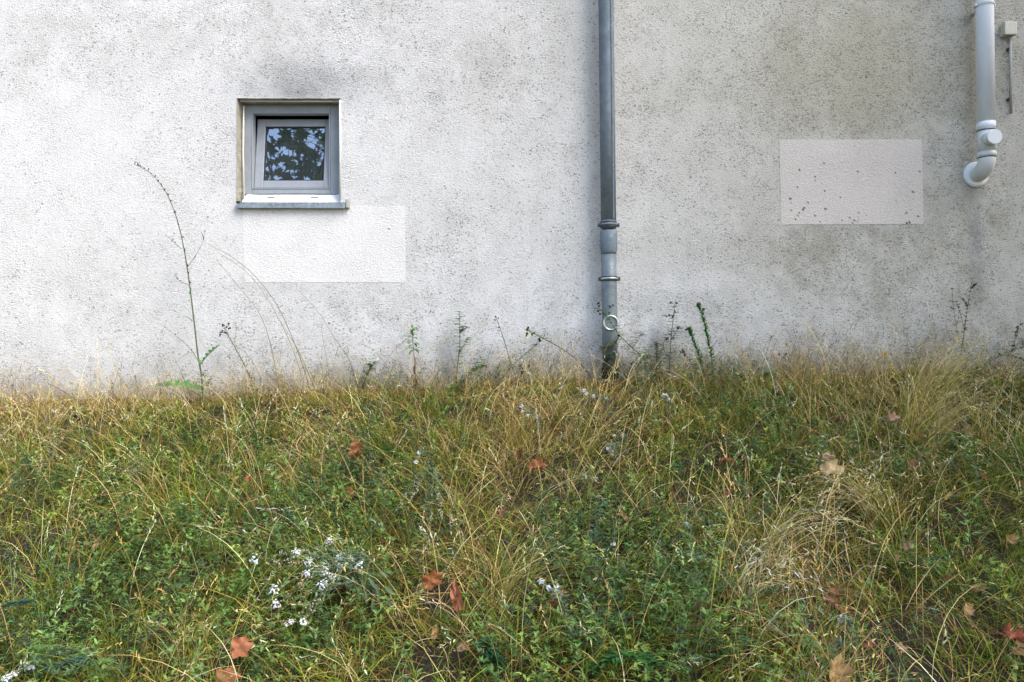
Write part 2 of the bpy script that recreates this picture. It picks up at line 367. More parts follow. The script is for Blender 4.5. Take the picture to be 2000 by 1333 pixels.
# tilted sash
TILT = R(8.0); piv = Vector((0, RV + .012, iz0 + .012))
rot = Matrix.Rotation(-TILT, 4, 'X')
sx0, sx1 = ix0 + .010, ix1 - .010; sz0 = iz0 + .011; sz1 = iz1 - .016
bw = .058
gb = MB()
px0, px1, pz0, pz1 = sx0 + bw, sx1 - bw + .018, sz0 + .050, sz1 - .052
def tilt_mb(mb): mb.v = [tuple(rot @ (Vector(v) - piv) + piv) for v in mb.v]; return mb
sb = MB(); y0, y1 = RV + .012, RV + .058
sb.box(sx0, px0, y0, y1, sz0, sz1); sb.box(px1, sx1, y0, y1, sz0, sz1); sb.box(px0, px1, y0, y1, pz1, sz1); sb.box(px0, px1, y0, y1, sz0, pz0)
tilt_mb(sb).build('sash', M['sash'], win, bevel=.004)
kb = MB(); k = .006
kb.box(px0, px0 + k, y0 + .006, y1, pz0 + k, pz1 - k); kb.box(px1 - k, px1, y0 + .006, y1, pz0 + k, pz1 - k)
kb.box(px0, px1, y0 + .006, y1, pz1 - k, pz1); kb.box(px0, px1, y0 + .006, y1, pz0, pz0 + k)
tilt_mb(kb).build('gasket', M['gasket'], win)
pb = MB(); pb.box(px0 + k, px1 - k, y0 + .014, y0 + .022, pz0 + k, pz1 - k)
tilt_mb(pb).build('pane', M['glass'], win)
# white drip strip under the frame, with two drain covers
st = MB(); zt, zb = Pz(380.5, -RV), Pz(397, 0)
st.add([(wx0 + .03, RV - .002, zt), (wx1 - .001, RV - .002, zt), (wx1 - .001, .012, zb), (wx0 + .02, .012, zb), (wx0 + .03, RV + .03, zt), (wx1 - .001, RV + .03, zt), (wx1 - .001, RV + .03, zb), (wx0 + .02, RV + .03, zb)],
       [(0, 3, 2, 1), (4, 5, 6, 7), (0, 1, 5, 4), (3, 7, 6, 2), (0, 4, 7, 3), (1, 2, 6, 5)])
st.build('drip_strip', M['strip'], win)
for xx in (529, 614):
    dr = MB()
    a = Px(xx - 7, -.05); b2 = Px(xx + 7, -.05); zc = Pz(385, -.05)
    dr.box(a, b2, .05, .08, zc - .006, zc + .002)
    dr.build('drain_cover', M['sash'], win, bevel=.001)
# crumbly sealant line under the frame and rivets on the sill
mb = MB(); mb.tube([(wx0 + .03 + (wx1 - wx0 - .035) * i / 24, RV - .003, zt + .002 - .010 * abs(i / 12 - 1) ** 3 + random.uniform(-.0015, .0015)) for i in range(25)], .0028, 6); mb.build('sealant', M['gasket'], win)
# reveal
rb = MB()
def wob(n_, amp=.003): return [random.uniform(-amp, amp) for _ in range(n_)]
N = 30
for side in ('l', 'r', 't'):
    vs = []; A = wob(N + 1, .0018); B = wob(N + 1, .0035)
    for i in range(N + 1):
        t = i / N
        if side == 'l': z = wz0 + (wz1 - wz0) * t; vs += [(wx0 + A[i], -.004, z), (wx0 + .002 + A[i], .015, z), (wx0 + .006 + B[i], RV + .002, z)]
        if side == 'r': z = wz0 + (wz1 - wz0) * t; vs += [(wx1 + A[i], -.004, z), (wx1 - .001 + A[i], .015, z), (wx1 - .004 + B[i], RV + .002, z)]
        if side == 't': x = wx0 + (wx1 - wx0) * t; vs += [(x, -.004, wz1 + A[i]), (x, .015, wz1 - .002 + A[i]), (x, RV + .002, wz1 - .006 + B[i])]
    fs = []
    for i in range(N):
        for k2 in range(2):
            a = i * 3 + k2; f = (a, a + 1, a + 4, a + 3); fs.append(f if side == 'l' else f[::-1])
    rb.add(vs, fs)
rb.build('window_reveal', M['reveal'], wall)
bb = MB()    # corner beads
bb.tube([(wx1 - .002, -.001, wz0 + .01), (wx1 - .003, -.001, wz1 - .01)], .0065, 8); bb.build('corner_bead', M['bead'], wall, smooth=True); bb = MB()
bb.tube([(wx0 + .026, .055, wz0 + .005), (wx0 + .018, .058, (wz0 + wz1) / 2), (wx0 + .024, .055, wz1 - .03)], [.007, .006, .005], 8); bb.build('corner_bead', M['bead'], wall, smooth=True); bb = MB()
bb.tube([(wx0 + .01, .03, wz1 - .006), (wx1 - .01, .03, wz1 - .008)], .006, 8)
bb.build('corner_bead', M['bead'], wall, smooth=True)
# sill
sl = MB(); s0, s1 = Px(461, .04), Px(673, .04)
sl.add([(s0, -.035, Pz(395, .035)), (s1, -.035, Pz(395.5, .035)), (s1, .012, zb + .004), (s0, .012, zb + .004),
        (s0, -.035, Pz(407, .035)), (s1, -.035, Pz(407.5, .035)), (s1, .012, Pz(404)), (s0, .012, Pz(404))],
       [(0, 1, 2, 3), (0, 4, 5, 1), (4, 7, 6, 5), (1, 5, 6, 2), (0, 3, 7, 4), (2, 6, 7, 3)])
sl.build('window_sill', M['zincsill'], wall, bevel=.002)
e = MB(); e.box(Px(674, .04) + .001, Px(681, .04), -.038, .0, Pz(406, .04), Pz(389, .04)); ec = e.build('sill_end_cap', M['conduit'], wall, bevel=.004)
e = MB(); e.box(Px(461, .036), Px(469, .03), -.037, .02, Pz(397, .04), Pz(393, .04)); e.build('sill_end_cap', M['gasket'], wall, bevel=.002)

# ------------------------------------------------------------------ grey downpipe
def circ_ring(c, r, t, n=32, m=8):
    vs = []; fs = []
    for i in range(n):
        a = 2 * math.pi * i / n
        for j in range(m):
            b_ = 2 * math.pi * j / m; rr = r + t * math.cos(b_)
            vs.append((c.x + rr * math.cos(a), c.y - t * math.sin(b_), c.z + rr * math.sin(a)))
    for i in range(n):
        for j in range(m): fs.append((i * m + j, i * m + (j + 1) % m, ((i + 1) % n) * m + (j + 1) % m, ((i + 1) % n) * m + j))
    return vs, fs
PD = .095
dp = empty('downpipe', (.62, -PD, Pz(750, PD)), 'grey zinc rainwater downpipe on the wall with a round ring near its foot', 'downpipe')
cxp = lambda py: 1183.5 + (py) * 8.5 / 740.0
def pp(py, dx=0): return pt(cxp(py) + dx, py, PD)
def seg(name, y0_, y1_, r0, mat, r1=None, n=40, extra=None):
    mb = MB(); mb.tube([pp(y0_), pp(y1_)] if extra is None else [pp(a) for a, _ in extra], [r0, r1 or r0] if extra is None else [b_ for _, b_ in extra], n)
    return mb.build(name, mat, dp, smooth=False)
ps = .0
mb = MB(); mb.tube([pp(-400), pp(-60), pp(200), pp(447)], .0485, 40)
o = mb.build('upper_pipe', M['zinc'], dp)
mb = MB(); mb.tube([pp(-400, 8) + Vector((0, -.043, 0)), pp(430, 8) + Vector((0, -.043, 0))], .006, 8); mb.build('pipe_seam', M['zinc2'], dp)
seg('pipe_socket', 0, 0, 0, M['zinc2'], extra=[(451, .050), (453, .054), (488, .054), (493, .050), (497, .0495)])
seg('lower_pipe', 0, 0, 0, M['zinclow'], extra=[(497, .0485), (560, .0482), (640, .0482), (722, .0482)])
for yy, mt in ((440, 'clamp'), (545, 'clamp')):
    mb = MB(); mb.tube([pp(yy - 4.5), pp(yy + 4.5)], .055, 40)
    c_ = pp(yy)
    mb.box(c_.x - .069, c_.x - .045, c_.y - .012, c_.y + .012, c_.z - .012, c_.z + .010); mb.box(c_.x + .045, c_.x + .069, c_.y - .012, c_.y + .012, c_.z - .012, c_.z + .010)
    mb.box(c_.x - .012, c_.x + .012, c_.y + .05, 0.0, c_.z - .01, c_.z + .01)
    br = mb.build('pipe_bracket', M['clamp'], dp, bevel=.002)
    if yy == 545:
        mb = MB(); mb.tube([pp(yy - 1.8), pp(yy + 1.8)], .058, 40); mb.build('steel_band', M['steel'], br)
    else:
        mb = MB(); mb.tube([pp(yy - 2.5), pp(yy + 1.5)], .0565, 40); mb.build('steel_band', M['zinc2'], br)
mb = MB(); mb.tube([pp(432), pp(435)], .052, 40); mb.build('pipe_bead', M['zinc'], dp)
mb = MB(); mb.add(*circ_ring(pt(1193, 631, PD + .052), .044, .0065)); ih = mb.build('inspection_ring', M['steel'], dp, smooth=True)
mb = MB(); c_ = pt(1193, 631, PD + .05); mb.tube([c_ + Vector((0, .02, 0)), c_ + Vector((0, .001, 0))], .042, 32); mb.build('inspection_cover', M['zinclow'], ih)
mb = MB(); mb.tube([pp(719), pp(738)], .056, 40); mb.tube([pp(738), pp(742)], .050, 40); mb.build('rubber_collar', M['rubber'], dp)
mb = MB(); mb.tube([pp(740.5), pp(744)], .054, 40); mb.build('collar_clip', M['steel'], dp)
mb = MB(); mb.tube([pp(744), pp(800)], .050, 40); mb.build('clay_socket', M['clay'], dp)
for ob in dp.children_recursive:
    if ob.type == 'MESH' and ob.name.split('.')[0] in ('upper_pipe', 'pipe_socket', 'lower_pipe', 'pipe_bead', 'rubber_collar', 'clay_socket', 'collar_clip', 'steel_band'):
        for p in ob.data.polygons: p.use_smooth = len(p.vertices) == 4

# ------------------------------------------------------------------ white flue pipe
FD = .115
fl = empty('flue_pipe', tuple(pt(1905, 333, 0)), 'white plastic vent pipe with a capped branch, bending into a round wall plate', 'vent pipe')
def fp(px, py): return pt(px, py, FD)
def smoothquads(o):
    for p in o.data.polygons: p.use_smooth = len(p.vertices) == 4
    return o
mb = MB(); mb.tube([fp(1920, -400), fp(1923, 5), fp(1926, 246)], .0505, 40); smoothquads(mb.build('straight_pipe', M['flue'], fl))
mb = MB(); mb.tube([fp(1923, 9), fp(1923, 13)], .0555, 40); c_ = fp(1923, 11)
mb.box(c_.x - .066, c_.x - .05, c_.y - .01, c_.y + .01, c_.z - .008, c_.z + .008); mb.box(c_.x + .05, c_.x + .066, c_.y - .01, c_.y + .01, c_.z - .008, c_.z + .008)
mb.box(c_.x - .01, c_.x + .01, c_.y + .05, 0, c_.z - .006, c_.z + .006); mb.build('pipe_clip', M['flue2'], fl)
mb = MB(); mb.tube([fp(1926, 240), fp(1926, 255)], .0535, 40); smoothquads(mb.build('pipe_collar', M['flue'], fl))
for ya, xa in ((255, 1926), (308, 1927)):
    mb = MB(); mb.tube([fp(xa, ya), fp(xa, ya + 1.3)], .0525, 40); smoothquads(mb.build('seal', M['clamp'], fl))
mb = MB(); mb.tube([fp(1926, 256.5), fp(1927, 298)], .050, 40); smoothquads(mb.build('branch_fitting', M['flue2'], fl))
c_ = fp(1925, 274); mb = MB(); mb.tube([c_ + Vector((0, -.02, 0)), c_ + Vector((-.004, -.085, -.004))], .043, 36); stub = smoothquads(mb.build('branch_stub', M['flue2'], fl))
mb = MB(); mb.tube([c_ + Vector((-.004, -.085, -.004)), c_ + Vector((-.004, -.098, -.004))], [.047, .046], 36); smoothquads(mb.build('end_cap', M['flue'], fl, bevel=.002))
mb = MB(); mb.tube([fp(1927, 298), fp(1927, 308)], .0535, 40); smoothquads(mb.build('pipe_collar', M['flue2'], fl))
mb = MB(); top = fp(1927, 309.5); path = [top]; Rb = .075; cz = top.z - .0
wallp = pt(1905, 333, 0)
for i in range(0, 13):
    a = math.pi / 2 * i / 12
    path.append(Vector((top.x + (wallp.x - top.x) * (i / 12) ** 1.5, top.y + Rb - Rb * math.cos(a), top.z - .004 - Rb * math.sin(a))))
path.append(Vector((wallp.x, -.0, path[-1].z)))
mb.tube(path, [.0505] * len(path), 40); smoothquads(mb.build('elbow', M['flue2'], fl))
mb = MB(); c2 = Vector((wallp.x, 0, path[-1].z)); mb.tube([c2 + Vector((0, .001, 0)), c2 + Vector((0, -.012, 0)), c2 + Vector((0, -.022, 0))], [.082, .082, .070], 48); smoothquads(mb.build('wall_plate', M['flue'], fl, bevel=.002))

# ------------------------------------------------------------------ sensor box on a thin conduit
sbx = empty('sensor_box', tuple(pt(1974, 220, 0)), 'small cream square box with a thin grey conduit hanging below it', 'junction box')
mb = MB(); a, b_ = pt(1963, 67.5, .05), pt(1987, 42, .05); mb.box(a.x, b_.x, -.05, .0, a.z, b_.z); hb = mb.build('housing', M['box'], sbx, bevel=.004)
mb = MB(); mb.box(a.x - .001, b_.x + .001, -.032, -.028, a.z - .001, b_.z + .001); mb.build('lid_seam', M['conduit'], hb)
mb = MB(); mb.tube([pt(1973, 70, .02), pt(1973.5, 150, .02), pt(1974.5, 222, .02)], .0085, 12); smoothquads(mb.build('conduit', M['conduit'], sbx))
for yy in (97, 195):
    mb = MB(); c_ = pt(1970, yy, .01); mb.box(c_.x - .008, c_.x + .014, -.022, 0, c_.z - .008, c_.z + .008)
    mb.build('conduit_clip', M['clamp'], sbx)

# ------------------------------------------------------------------ grass and herbs (numpy built)
def ribbons(root, head, H, W, lean, bend, col, L=5, tipcol=None, twist=None, side=0.0):
    """curved ribbons. head azimuth, lean start angle from vertical, bend extra angle by the tip"""
    n = len(root); t = np.linspace(0, 1, L)
    ang = lean[:, None] + bend[:, None] * t[None, :] ** 1.3
    seg_ = H[:, None] / (L - 1)
    hx, hy = np.cos(head), np.sin(head)
    dh = np.sin(ang[:, :-1]) * seg_; dz = np.cos(ang[:, :-1]) * seg_
    r = np.concatenate([np.zeros((n, 1)), np.cumsum(dh, 1)], 1); z = np.concatenate([np.zeros((n, 1)), np.cumsum(dz, 1)], 1)
    sw = side * (rng.normal(size=(n, 1))) * (t[None, :] ** 2) * H[:, None]
    cxx = root[:, 0:1] + hx[:, None] * r - hy[:, None] * sw; cyy = root[:, 1:2] + hy[:, None] * r + hx[:, None] * sw; czz = root[:, 2:3] + z
    tw = rng.uniform(0, math.pi, n) if twist is None else twist
    wx, wy = np.cos(tw), np.sin(tw)
    wt = np.interp(t, [0, .25, .7, 1], [.75, 1, .8, .12])
    ww = W[:, None] * wt[None, :] * .5
    A = np.stack([cxx - wx[:, None] * ww, cyy - wy[:, None] * ww, czz], -1); B = np.stack([cxx + wx[:, None] * ww, cyy + wy[:, None] * ww, czz + ww * .4], -1)
    V = np.stack([A, B], 2).reshape(n * L * 2, 3)
    base = (np.arange(n) * L * 2)[:, None] + (np.arange(L - 1) * 2)[None, :]
    F = np.stack([base, base + 1, base + 3, base + 2], -1).reshape(-1, 4)
    tc = col if tipcol is None else tipcol
    C = (col[:, None, :] * (1 - t[None, :, None]) + tc[:, None, :] * t[None, :, None])
    C = np.repeat(C, 2, axis=1).reshape(-1, 3)
    ends = np.stack([cxx[:, -1], cyy[:, -1], czz[:, -1]], -1)
    return V, F, C, ends
def merge(parts):
    Vs, Fs, Cs = [], [], []; k = 0
    for V, F, C in parts: Vs.append(V); Fs.append(F + k); Cs.append(C); k += len(V)
    return np.concatenate(Vs), np.concatenate(Fs), np.concatenate(Cs)
def pal(n, cols, wts, jit=.32):
    cols = np.array(cols); i = rng.choice(len(cols), n, p=np.array(wts) / sum(wts))
    return np.clip(cols[i] * (1 + jit * rng.normal(size=(n, 1))) * (1 + .06 * rng.normal(size=(n, 3))), .004, .9)
GREEN = [(.12, .21, .018), (.18, .28, .025), (.27, .33, .034), (.045, .09, .015)]
OLIVE = [(.25, .24, .035), (.33, .29, .05), (.18, .20, .025)]
STRAW = [(.60, .45, .19), (.48, .33, .11), (.74, .61, .34), (.30, .19, .06)]
BROWN = [(.10, .055, .02), (.17, .095, .03), (.05, .03, .013)]
# where the slope is green herb or straw (photo spots -> ground)
def field(x, d, spots):
    r = np.zeros_like(x)
    for (px, py, rad, a) in spots:
        h = hit(px, py, .08); r = r + a * np.exp(-((x - h.x) ** 2 + ((d + h.y) * .8) ** 2) / rad ** 2)
    return r
GREEN_SPOTS = [(420, 900, .45, .9), (330, 1130, .5, 1.1), (560, 1010, .3, .7), (600, 1200, .35, 1.1), (730, 900, .35, .9), (740, 1000, .3, .9), (640, 1110, .3, .8), (500, 1240, .25, .8), (60, 900, .4, .5), (40, 1000, .4, .5),
               (1170, 1060, .3, .8), (1220, 1150, .4, 1.0), (1250, 1280, .35, 1.2), (950, 1270, .2, .8), (1500, 920, .35, .9), (1880, 900, .35, .9), (1450, 1170, .3, .8), (1800, 1090, .2, .8), (1100, 860, .3, .3), (1950, 1180, .3, .4),
               (1760, 1310, .3, .5), (250, 870, .4, .5), (140, 1170, .35, .7), (60, 1300, .3, .8), (1650, 870, .5, .5), (900, 780, .4, .5), (1350, 760, .6, .5), (1950, 790, .4, .8)]
STRAW_SPOTS = [(300, 800, .9, .5), (900, 800, .8, .5), (1250, 780, .6, .6), (1560, 740, .5, .7), (1850, 790, .5, 1.0), (1780, 880, .4, .9), (1500, 1100, .25, 1.2), (1620, 1000, .3, .9), (100, 820, .6, .8), (620, 850, .5, .6), (520, 980, .25, .7),
               (750, 1230, .3, .8), (350, 1290, .25, .9), (1000, 880, .4, .6), (950, 1150, .3, .6), (1430, 1230, .2, .7), (1700, 1150, .4, .5), (80, 1120, .3, .4), (1080, 820, .4, .6), (1600, 1290, .3, .7), (560, 1290, .25, .6), (200, 940, .3, .5)]
BARE_SPOTS = [(1740, 1250, .17, 1.0), (180, 1000, .12, .7), (1150, 990, .22, .5), (690, 965, .12, .6), (1110, 880, .1, .5), (120, 1240, .2, .5), (150, 830, .3, .5)]
X0, X1, D1 = -4.9, 4.9, 3.7
def scatter(n, dmin=.03, dmax=D1):
    """more roots where the camera is close"""
    x = rng.uniform(X0, X1, n * 3); d = rng.uniform(dmin, dmax, n * 3)
    vis = np.abs(x) < (CAMD - d) * .70 + .9
    keep = vis | (rng.random(n * 3) < .35)
    x, d = x[keep][:n], d[keep][:n]
    return x, d
def P3(x, d, up=0): return np.stack([x, -d, ground(x, d) + up], 1)
def sel(mask, *a): return [v[mask] for v in a]

grass_parts = []; straw_parts = []
# 1 thatch: flat-lying dead blades
n = 34000; x, d = scatter(n); n = len(x)
head = rng.uniform(0, 2 * np.pi, n)
V, F, C, _ = ribbons(P3(x, d, .005) + np.array([0, 0, 1]) * rng.uniform(0, .04, (n, 1)), head, rng.uniform(.06, .20, n), rng.uniform(.0016, .0034, n), rng.uniform(1.0, 1.5, n), rng.uniform(-.3, .5, n),
                     pal(n, BROWN + STRAW[1:2] + STRAW[3:] + OLIVE[:1], [2.5, 2.5, 4, .5, 1.2, .6]), L=4)
thatch = (V, F, C)
# 2 tufts of finer green/olive grass
def tufts(nt_, per, hmin, hmax, greenbias, rad=.035, wmul=1.0):
    tx, td = scatter(nt_, .04); nt2 = len(tx)
    gs = field(tx, td, GREEN_SPOTS); ss = field(tx, td, STRAW_SPOTS); bs = field(tx, td, BARE_SPOTS)
    cnt = (per * rng.uniform(.15, 1.9, nt2) * np.clip(1 - bs, .05, 1)).astype(int)
    id_ = np.repeat(np.arange(nt2), cnt); n = len(id_)
    a = rng.uniform(0, 2 * np.pi, n); r = rad * np.sqrt(rng.random(n)) * rng.uniform(.6, 1.6, nt2)[id_]
    x = tx[id_] + r * np.cos(a); d = np.clip(td[id_] + r * np.sin(a), .015, None)
    th = (2.2 * np.sin(tx * 1.9 + 1.3 * np.sin(td * 2.1)) + 1.4 * np.sin(td * 2.7 + 2) - 1.2)
    head = np.where(rng.random(n) < .6, -a, th[id_] + rng.normal(size=n) * 1.0)
    hh = rng.uniform(.4, 1.2, nt2)[id_]
    H = rng.uniform(hmin, hmax, n) * hh * np.interp(d, [0, .2, .6], [.25, .5, 1]) * np.where((np.abs(x - .61) < .12) & (d < .4), .35, 1)
    lean = np.abs(rng.normal(.62, .5, n)) + .3 * rng.random(nt2)[id_]; bend = rng.uniform(.2, 1.9, n)
    pg = np.clip(.62 + .45 * gs - .42 * ss + greenbias + .22 * rng.normal(size=nt2), .04, .95)[id_]
    isg = rng.random(n) < pg
    cg = pal(n, GREEN + OLIVE, [2.2, 3, 2, 1.6, 1.4, .9, 1.4]); cs = pal(n, STRAW + OLIVE[1:2] + BROWN[1:2], [3, 2.6, 1.3, 2.2, 2.0, .9])
    col = np.where(isg[:, None], cg, cs)
    tip = np.where((rng.random(n) < .3)[:, None], cs, col)
    return ribbons(P3(x, d), head, H, rng.uniform(.0012, .0036, n) * wmul, lean, bend, col, L=5, tipcol=tip, side=.16)[:3]
g1 = tufts(5000, 22, .06, .19, .20, rad=.05, wmul=1.25)
g2 = tufts(1700, 12, .20, .42, .0, rad=.05, wmul=1.05)
g3 = tufts(2400, 18, .05, .13, .34, rad=.06, wmul=1.25)
V, F, C = merge([g1, g2, g3])
tag(np_mesh('meadow_grass', V, F, C, M['grass']), 'tangled unmown grass, part green and part dried, covering the whole bank', 'grass', kind='stuff')
tag(np_mesh('dead_thatch', *thatch, M['straw']), 'brown dead grass litter lying flat on the soil under the standing grass', 'dead grass', kind='stuff')
# 3 long dry stalks with drooping seed heads
def stalks(x, d, head, H, lean, bend, pan=1.0, W=None, col=None, L=7):
    n = len(x)
    if col is None: col = pal(n, STRAW, [3, 2, 3, 1.2])
    if W is None: W = rng.uniform(.0015, .0026, n)
    V, F, C, ends = ribbons(P3(x, d), head, H, W, lean, bend, col, L=L, side=.20)
    parts = [(V, F, C)]
    # spikelets near the tip
    fin = lean + bend
    for k in range(9):
        f = 1 - k * .035 * (1 + 0 * H)
        # approximate position along the last part by walking back along the tip direction
        back = k * .011 * pan
        hx, hy = np.cos(head), np.sin(head)
        P = ends - np.stack([hx * np.sin(fin) * back, hy * np.sin(fin) * back, np.cos(fin) * back], 1)
        m = rng.random(n) < .85
        P2 = P[m] + rng.normal(size=(m.sum(), 3)) * .0012
        sp_ = ribbons(P2, head[m] + rng.normal(size=m.sum()) * .7, rng.uniform(.010, .022, m.sum()) * pan, rng.uniform(.0028, .0056, m.sum()), fin[m] + rng.normal(size=m.sum()) * .35, rng.normal(size=m.sum()) * .3,
                      np.clip(col[m] * 1.02, 0, .62), L=3)
        parts.append(sp_[:3])
    return parts
n = 7500; x, d = scatter(n); ss = field(x, d, STRAW_SPOTS); m = rng.random(len(x)) < np.clip(.16 + .42 * ss, 0, 1); x, d = sel(m, x, d); n = len(x)
th = (2.2 * np.sin(x * 1.9 + 1.3 * np.sin(d * 2.1)) + 1.4 * np.sin(d * 2.7 + 2) - 1.2)
st1 = stalks(x, d, th + rng.normal(size=n) * 1.1, rng.uniform(.22, .52, n), np.abs(rng.normal(.35, .3, n)), rng.uniform(.2, 2.1, n))
# sparse fringe standing against the wall
n = 3800; x = rng.uniform(X0, X1, n); d = rng.uniform(.02, .34, n); dens = .55 + .45 * np.sin(x * 2.1 + 1) * np.sin(x * 5.3)
x, d = sel(rng.random(n) < np.clip(dens, .2, 1) * .65 * np.where(np.abs(x - .61) < .10, .12, 1), x, d); n = len(x)
st2 = stalks(x, d, rng.uniform(0, 2 * np.pi, n), rng.uniform(.16, .50, n) * rng.uniform(.4, 1, n), np.abs(rng.normal(.25, .3, n)), rng.uniform(0, 1.3, n), pan=.7, W=rng.uniform(.0009, .0020, n), col=pal(n, STRAW + BROWN[:1], [3, 2, 2, 2, 1.2]))
V, F, C = merge(st1 + st2)
tag(np_mesh('dry_grass_stalks', V, F, C, M['straw']), 'thin straw coloured grass stalks with drooping seed heads rising over the bank', 'dry grass', kind='stuff')
# fine dry haze of stems right at the wall foot
n = 10000; x = rng.uniform(X0, X1, n); d = rng.uniform(.015, .30, n); x, d = sel((np.abs(x - .61) > .09) | (rng.random(n) < .15), x, d); n = len(x)
V, F, C, _ = ribbons(P3(x, d), rng.uniform(0, 2 * np.pi, n), rng.uniform(.06, .33, n), rng.uniform(.0008, .0017, n), np.abs(rng.normal(.5, .45, n)), rng.uniform(-.2, 1.5, n), pal(n, STRAW + BROWN[:2] + OLIVE[:1], [3, 3, 1.5, 2.2, 1, 1, .8]), L=5, side=.15)
tag(np_mesh('wall_foot_grass', V, F, C, M['straw']), 'wispy dry grass fringe along the foot of the pale wall', 'dry grass', kind='stuff')

# herb leaflets
def leaflet(P, a, el, ln, wd, col, fold=.25):
    """vectorised 6-vertex folded leaflets; P base (n,3), a azimuth, el elevation"""
    n = len(P); D_ = np.stack([np.cos(a) * np.cos(el), np.sin(a) * np.cos(el), np.sin(el)], 1)
    Sd = np.stack([-np.sin(a), np.cos(a), np.zeros(n)], 1); Up = np.cross(D_, Sd) * -1
    Up = np.where(Up[:, 2:3] < 0, -Up, Up)
    l = ln[:, None]; w_ = wd[:, None]
    p0 = P; m1 = P + D_ * l * .5; tip = P + D_ * l - Up * l * .12
    s1 = P + D_ * l * .38 + Sd * w_ * .5 + Up * w_ * fold; s2 = P + D_ * l * .38 - Sd * w_ * .5 + Up * w_ * fold
    s3 = P + D_ * l * .75 + Sd * w_ * .36 + Up * w_ * fold * .6; s4 = P + D_ * l * .75 - Sd * w_ * .36 + Up * w_ * fold * .6
    V = np.stack([p0, m1, tip, s1, s3, s2, s4], 1).reshape(-1, 3); b_ = (np.arange(n) * 7)[:, None]
    F = np.concatenate([b_ + np.array([[0, 3, 4, 1]]), b_ + np.array([[1, 4, 2, 2]])[:, [0, 1, 2, 2]] * 1], 0)
    F = np.concatenate([b_ + np.array([[0, 3, 4, 1]]), b_ + np.array([[0, 1, 6, 5]])], 0)
    T = np.concatenate([b_ + np.array([[1, 4, 2]]), b_ + np.array([[1, 2, 6]])], 0)
    # triangles become quads through the leaf's middle point pair (avoid degenerate faces)
    V2 = V; F2 = np.concatenate([F, b_ + np.array([[1, 4, 2, 6]])], 0)
    C = np.repeat(col, 7, axis=0)
    return V2, F2, C
def herb_arrays(roots, heads, H, lean, leaf=.018, ratio=.42, step=.022, cols=None, whorl=3, stemw=.0018, spread=.9, palm=False):
    """many small herbs: stem ribbon + leaflets in threes along it"""
    n = len(roots); L = 6
    if cols is None: cols = pal(n, [(.115, .20, .055), (.155, .26, .07), (.07, .14, .045), (.25, .34, .07)], [3, 3, 1.6, 1.4])
    bend = rng.uniform(.1, .9, n)
    V, F, C, _ = ribbons(roots, heads, H, np.full(n, stemw), lean, bend, cols * .9, L=L)
    parts = [(V, F, C)]
    cen = (V.reshape(n, L, 2, 3)).mean(2)
    K = int(max(H) / step)
    for k in range(1, K + 1):
        t = k * step / H; ok = (t <= 1.02) & (t > .15)
        if not ok.any(): continue
        tt = np.clip(t[ok], 0, 1) * (L - 1); i0 = np.minimum(tt.astype(int), L - 2); f = (tt - i0)[:, None]
        cc = cen[ok]; ii = np.arange(len(cc)); P = cc[ii, i0] * (1 - f) + cc[ii, i0 + 1] * f
        a0 = rng.uniform(0, 2 * np.pi, len(P)); el0 = rng.uniform(.0, .7, len(P)); off = rng.uniform(.004, .012, len(P)) * (leaf / .018)
        Pl = P + np.stack([np.cos(a0), np.sin(a0), .5 + 0 * a0], 1) * off[:, None]
        for j in range(whorl):
            a = a0 + (j - (whorl - 1) / 2) * spread + rng.normal(size=len(P)) * .15
            ln = leaf * rng.uniform(.7, 1.25, len(P)) * (1.1 - .25 * t[ok])
            parts.append(leaflet(Pl, a, el0 + rng.normal(size=len(P)) * .25, ln, ln * ratio, np.clip(cols[ok] * (1 + .15 * rng.normal(size=(len(P), 1))), .01, .5)))
    return parts
n = 12000; x, d = scatter(n, .08); gs = field(x, d, GREEN_SPOTS); ss = field(x, d, STRAW_SPOTS)
x, d = sel(rng.random(len(x)) < np.clip(.06 + .42 * gs ** 1.4 - .15 * ss, 0, .8), x, d); n = len(x)
hp = herb_arrays(P3(x, d, .03), rng.uniform(0, 2 * np.pi, n), rng.uniform(.10, .22, n), np.abs(rng.normal(.3, .25, n)), leaf=.027, ratio=.34)
V, F, C = merge(hp)
tag(np_mesh('clover_herbs', V, F, C, M['leaf']), 'low three-leaved green herbs growing in patches through the grass', 'herbs', kind='stuff')
n = 6500; x, d = scatter(n, .08); gs = field(x, d, [(700, 960, .35, 1.2), (60, 1190, .2, 1.2), (950, 730, .3, .8), (1200, 1090, .35, .9), (1870, 910, .3, .9), (1480, 1160, .3, .9), (40, 910, .3, .8), (1370, 750, .3, 1.0), (1530, 900, .2, .8), (1120, 1180, .2, .7), (150, 1300, .3, .6), (1300, 1250, .25, .6)])
x, d = sel(rng.random(len(x)) < np.clip(.015 + .5 * gs, 0, .9), x, d); n = len(x)
# patches of the same herbs along the wall foot
for cx_, sp_, k_, in ((720, 30, 14), (940, 45, 20), (1075, 40, 8), (1265, 35, 20), (1400, 40, 12), (1465, 60, 18), (620, 60, 8), (1960, 50, 20), (520, 40, 6), (1700, 60, 8)):
    x = np.concatenate([x, (cx_ - 1000 + rng.normal(size=k_) * sp_) / PX * .96]); d = np.concatenate([d, rng.uniform(.05, .3, k_)])
n = len(x)
hp = herb_arrays(P3(x, d, .03), rng.uniform(0, 2 * np.pi, n), rng.uniform(.12, .24, n) * np.where(d < .3, 1.25, 1), np.abs(rng.normal(.45, .3, n)), leaf=.024, ratio=.14, step=.013, spread=1.6,
                 cols=pal(n, [(.12, .20, .115), (.09, .16, .09), (.16, .24, .13)], [3, 2, 1]))
V, F, C = merge(hp)
tag(np_mesh('feathery_herbs', V, F, C, M['leaf']), 'blue green feathery herbs with narrow leaves among the grass', 'herbs', kind='stuff')

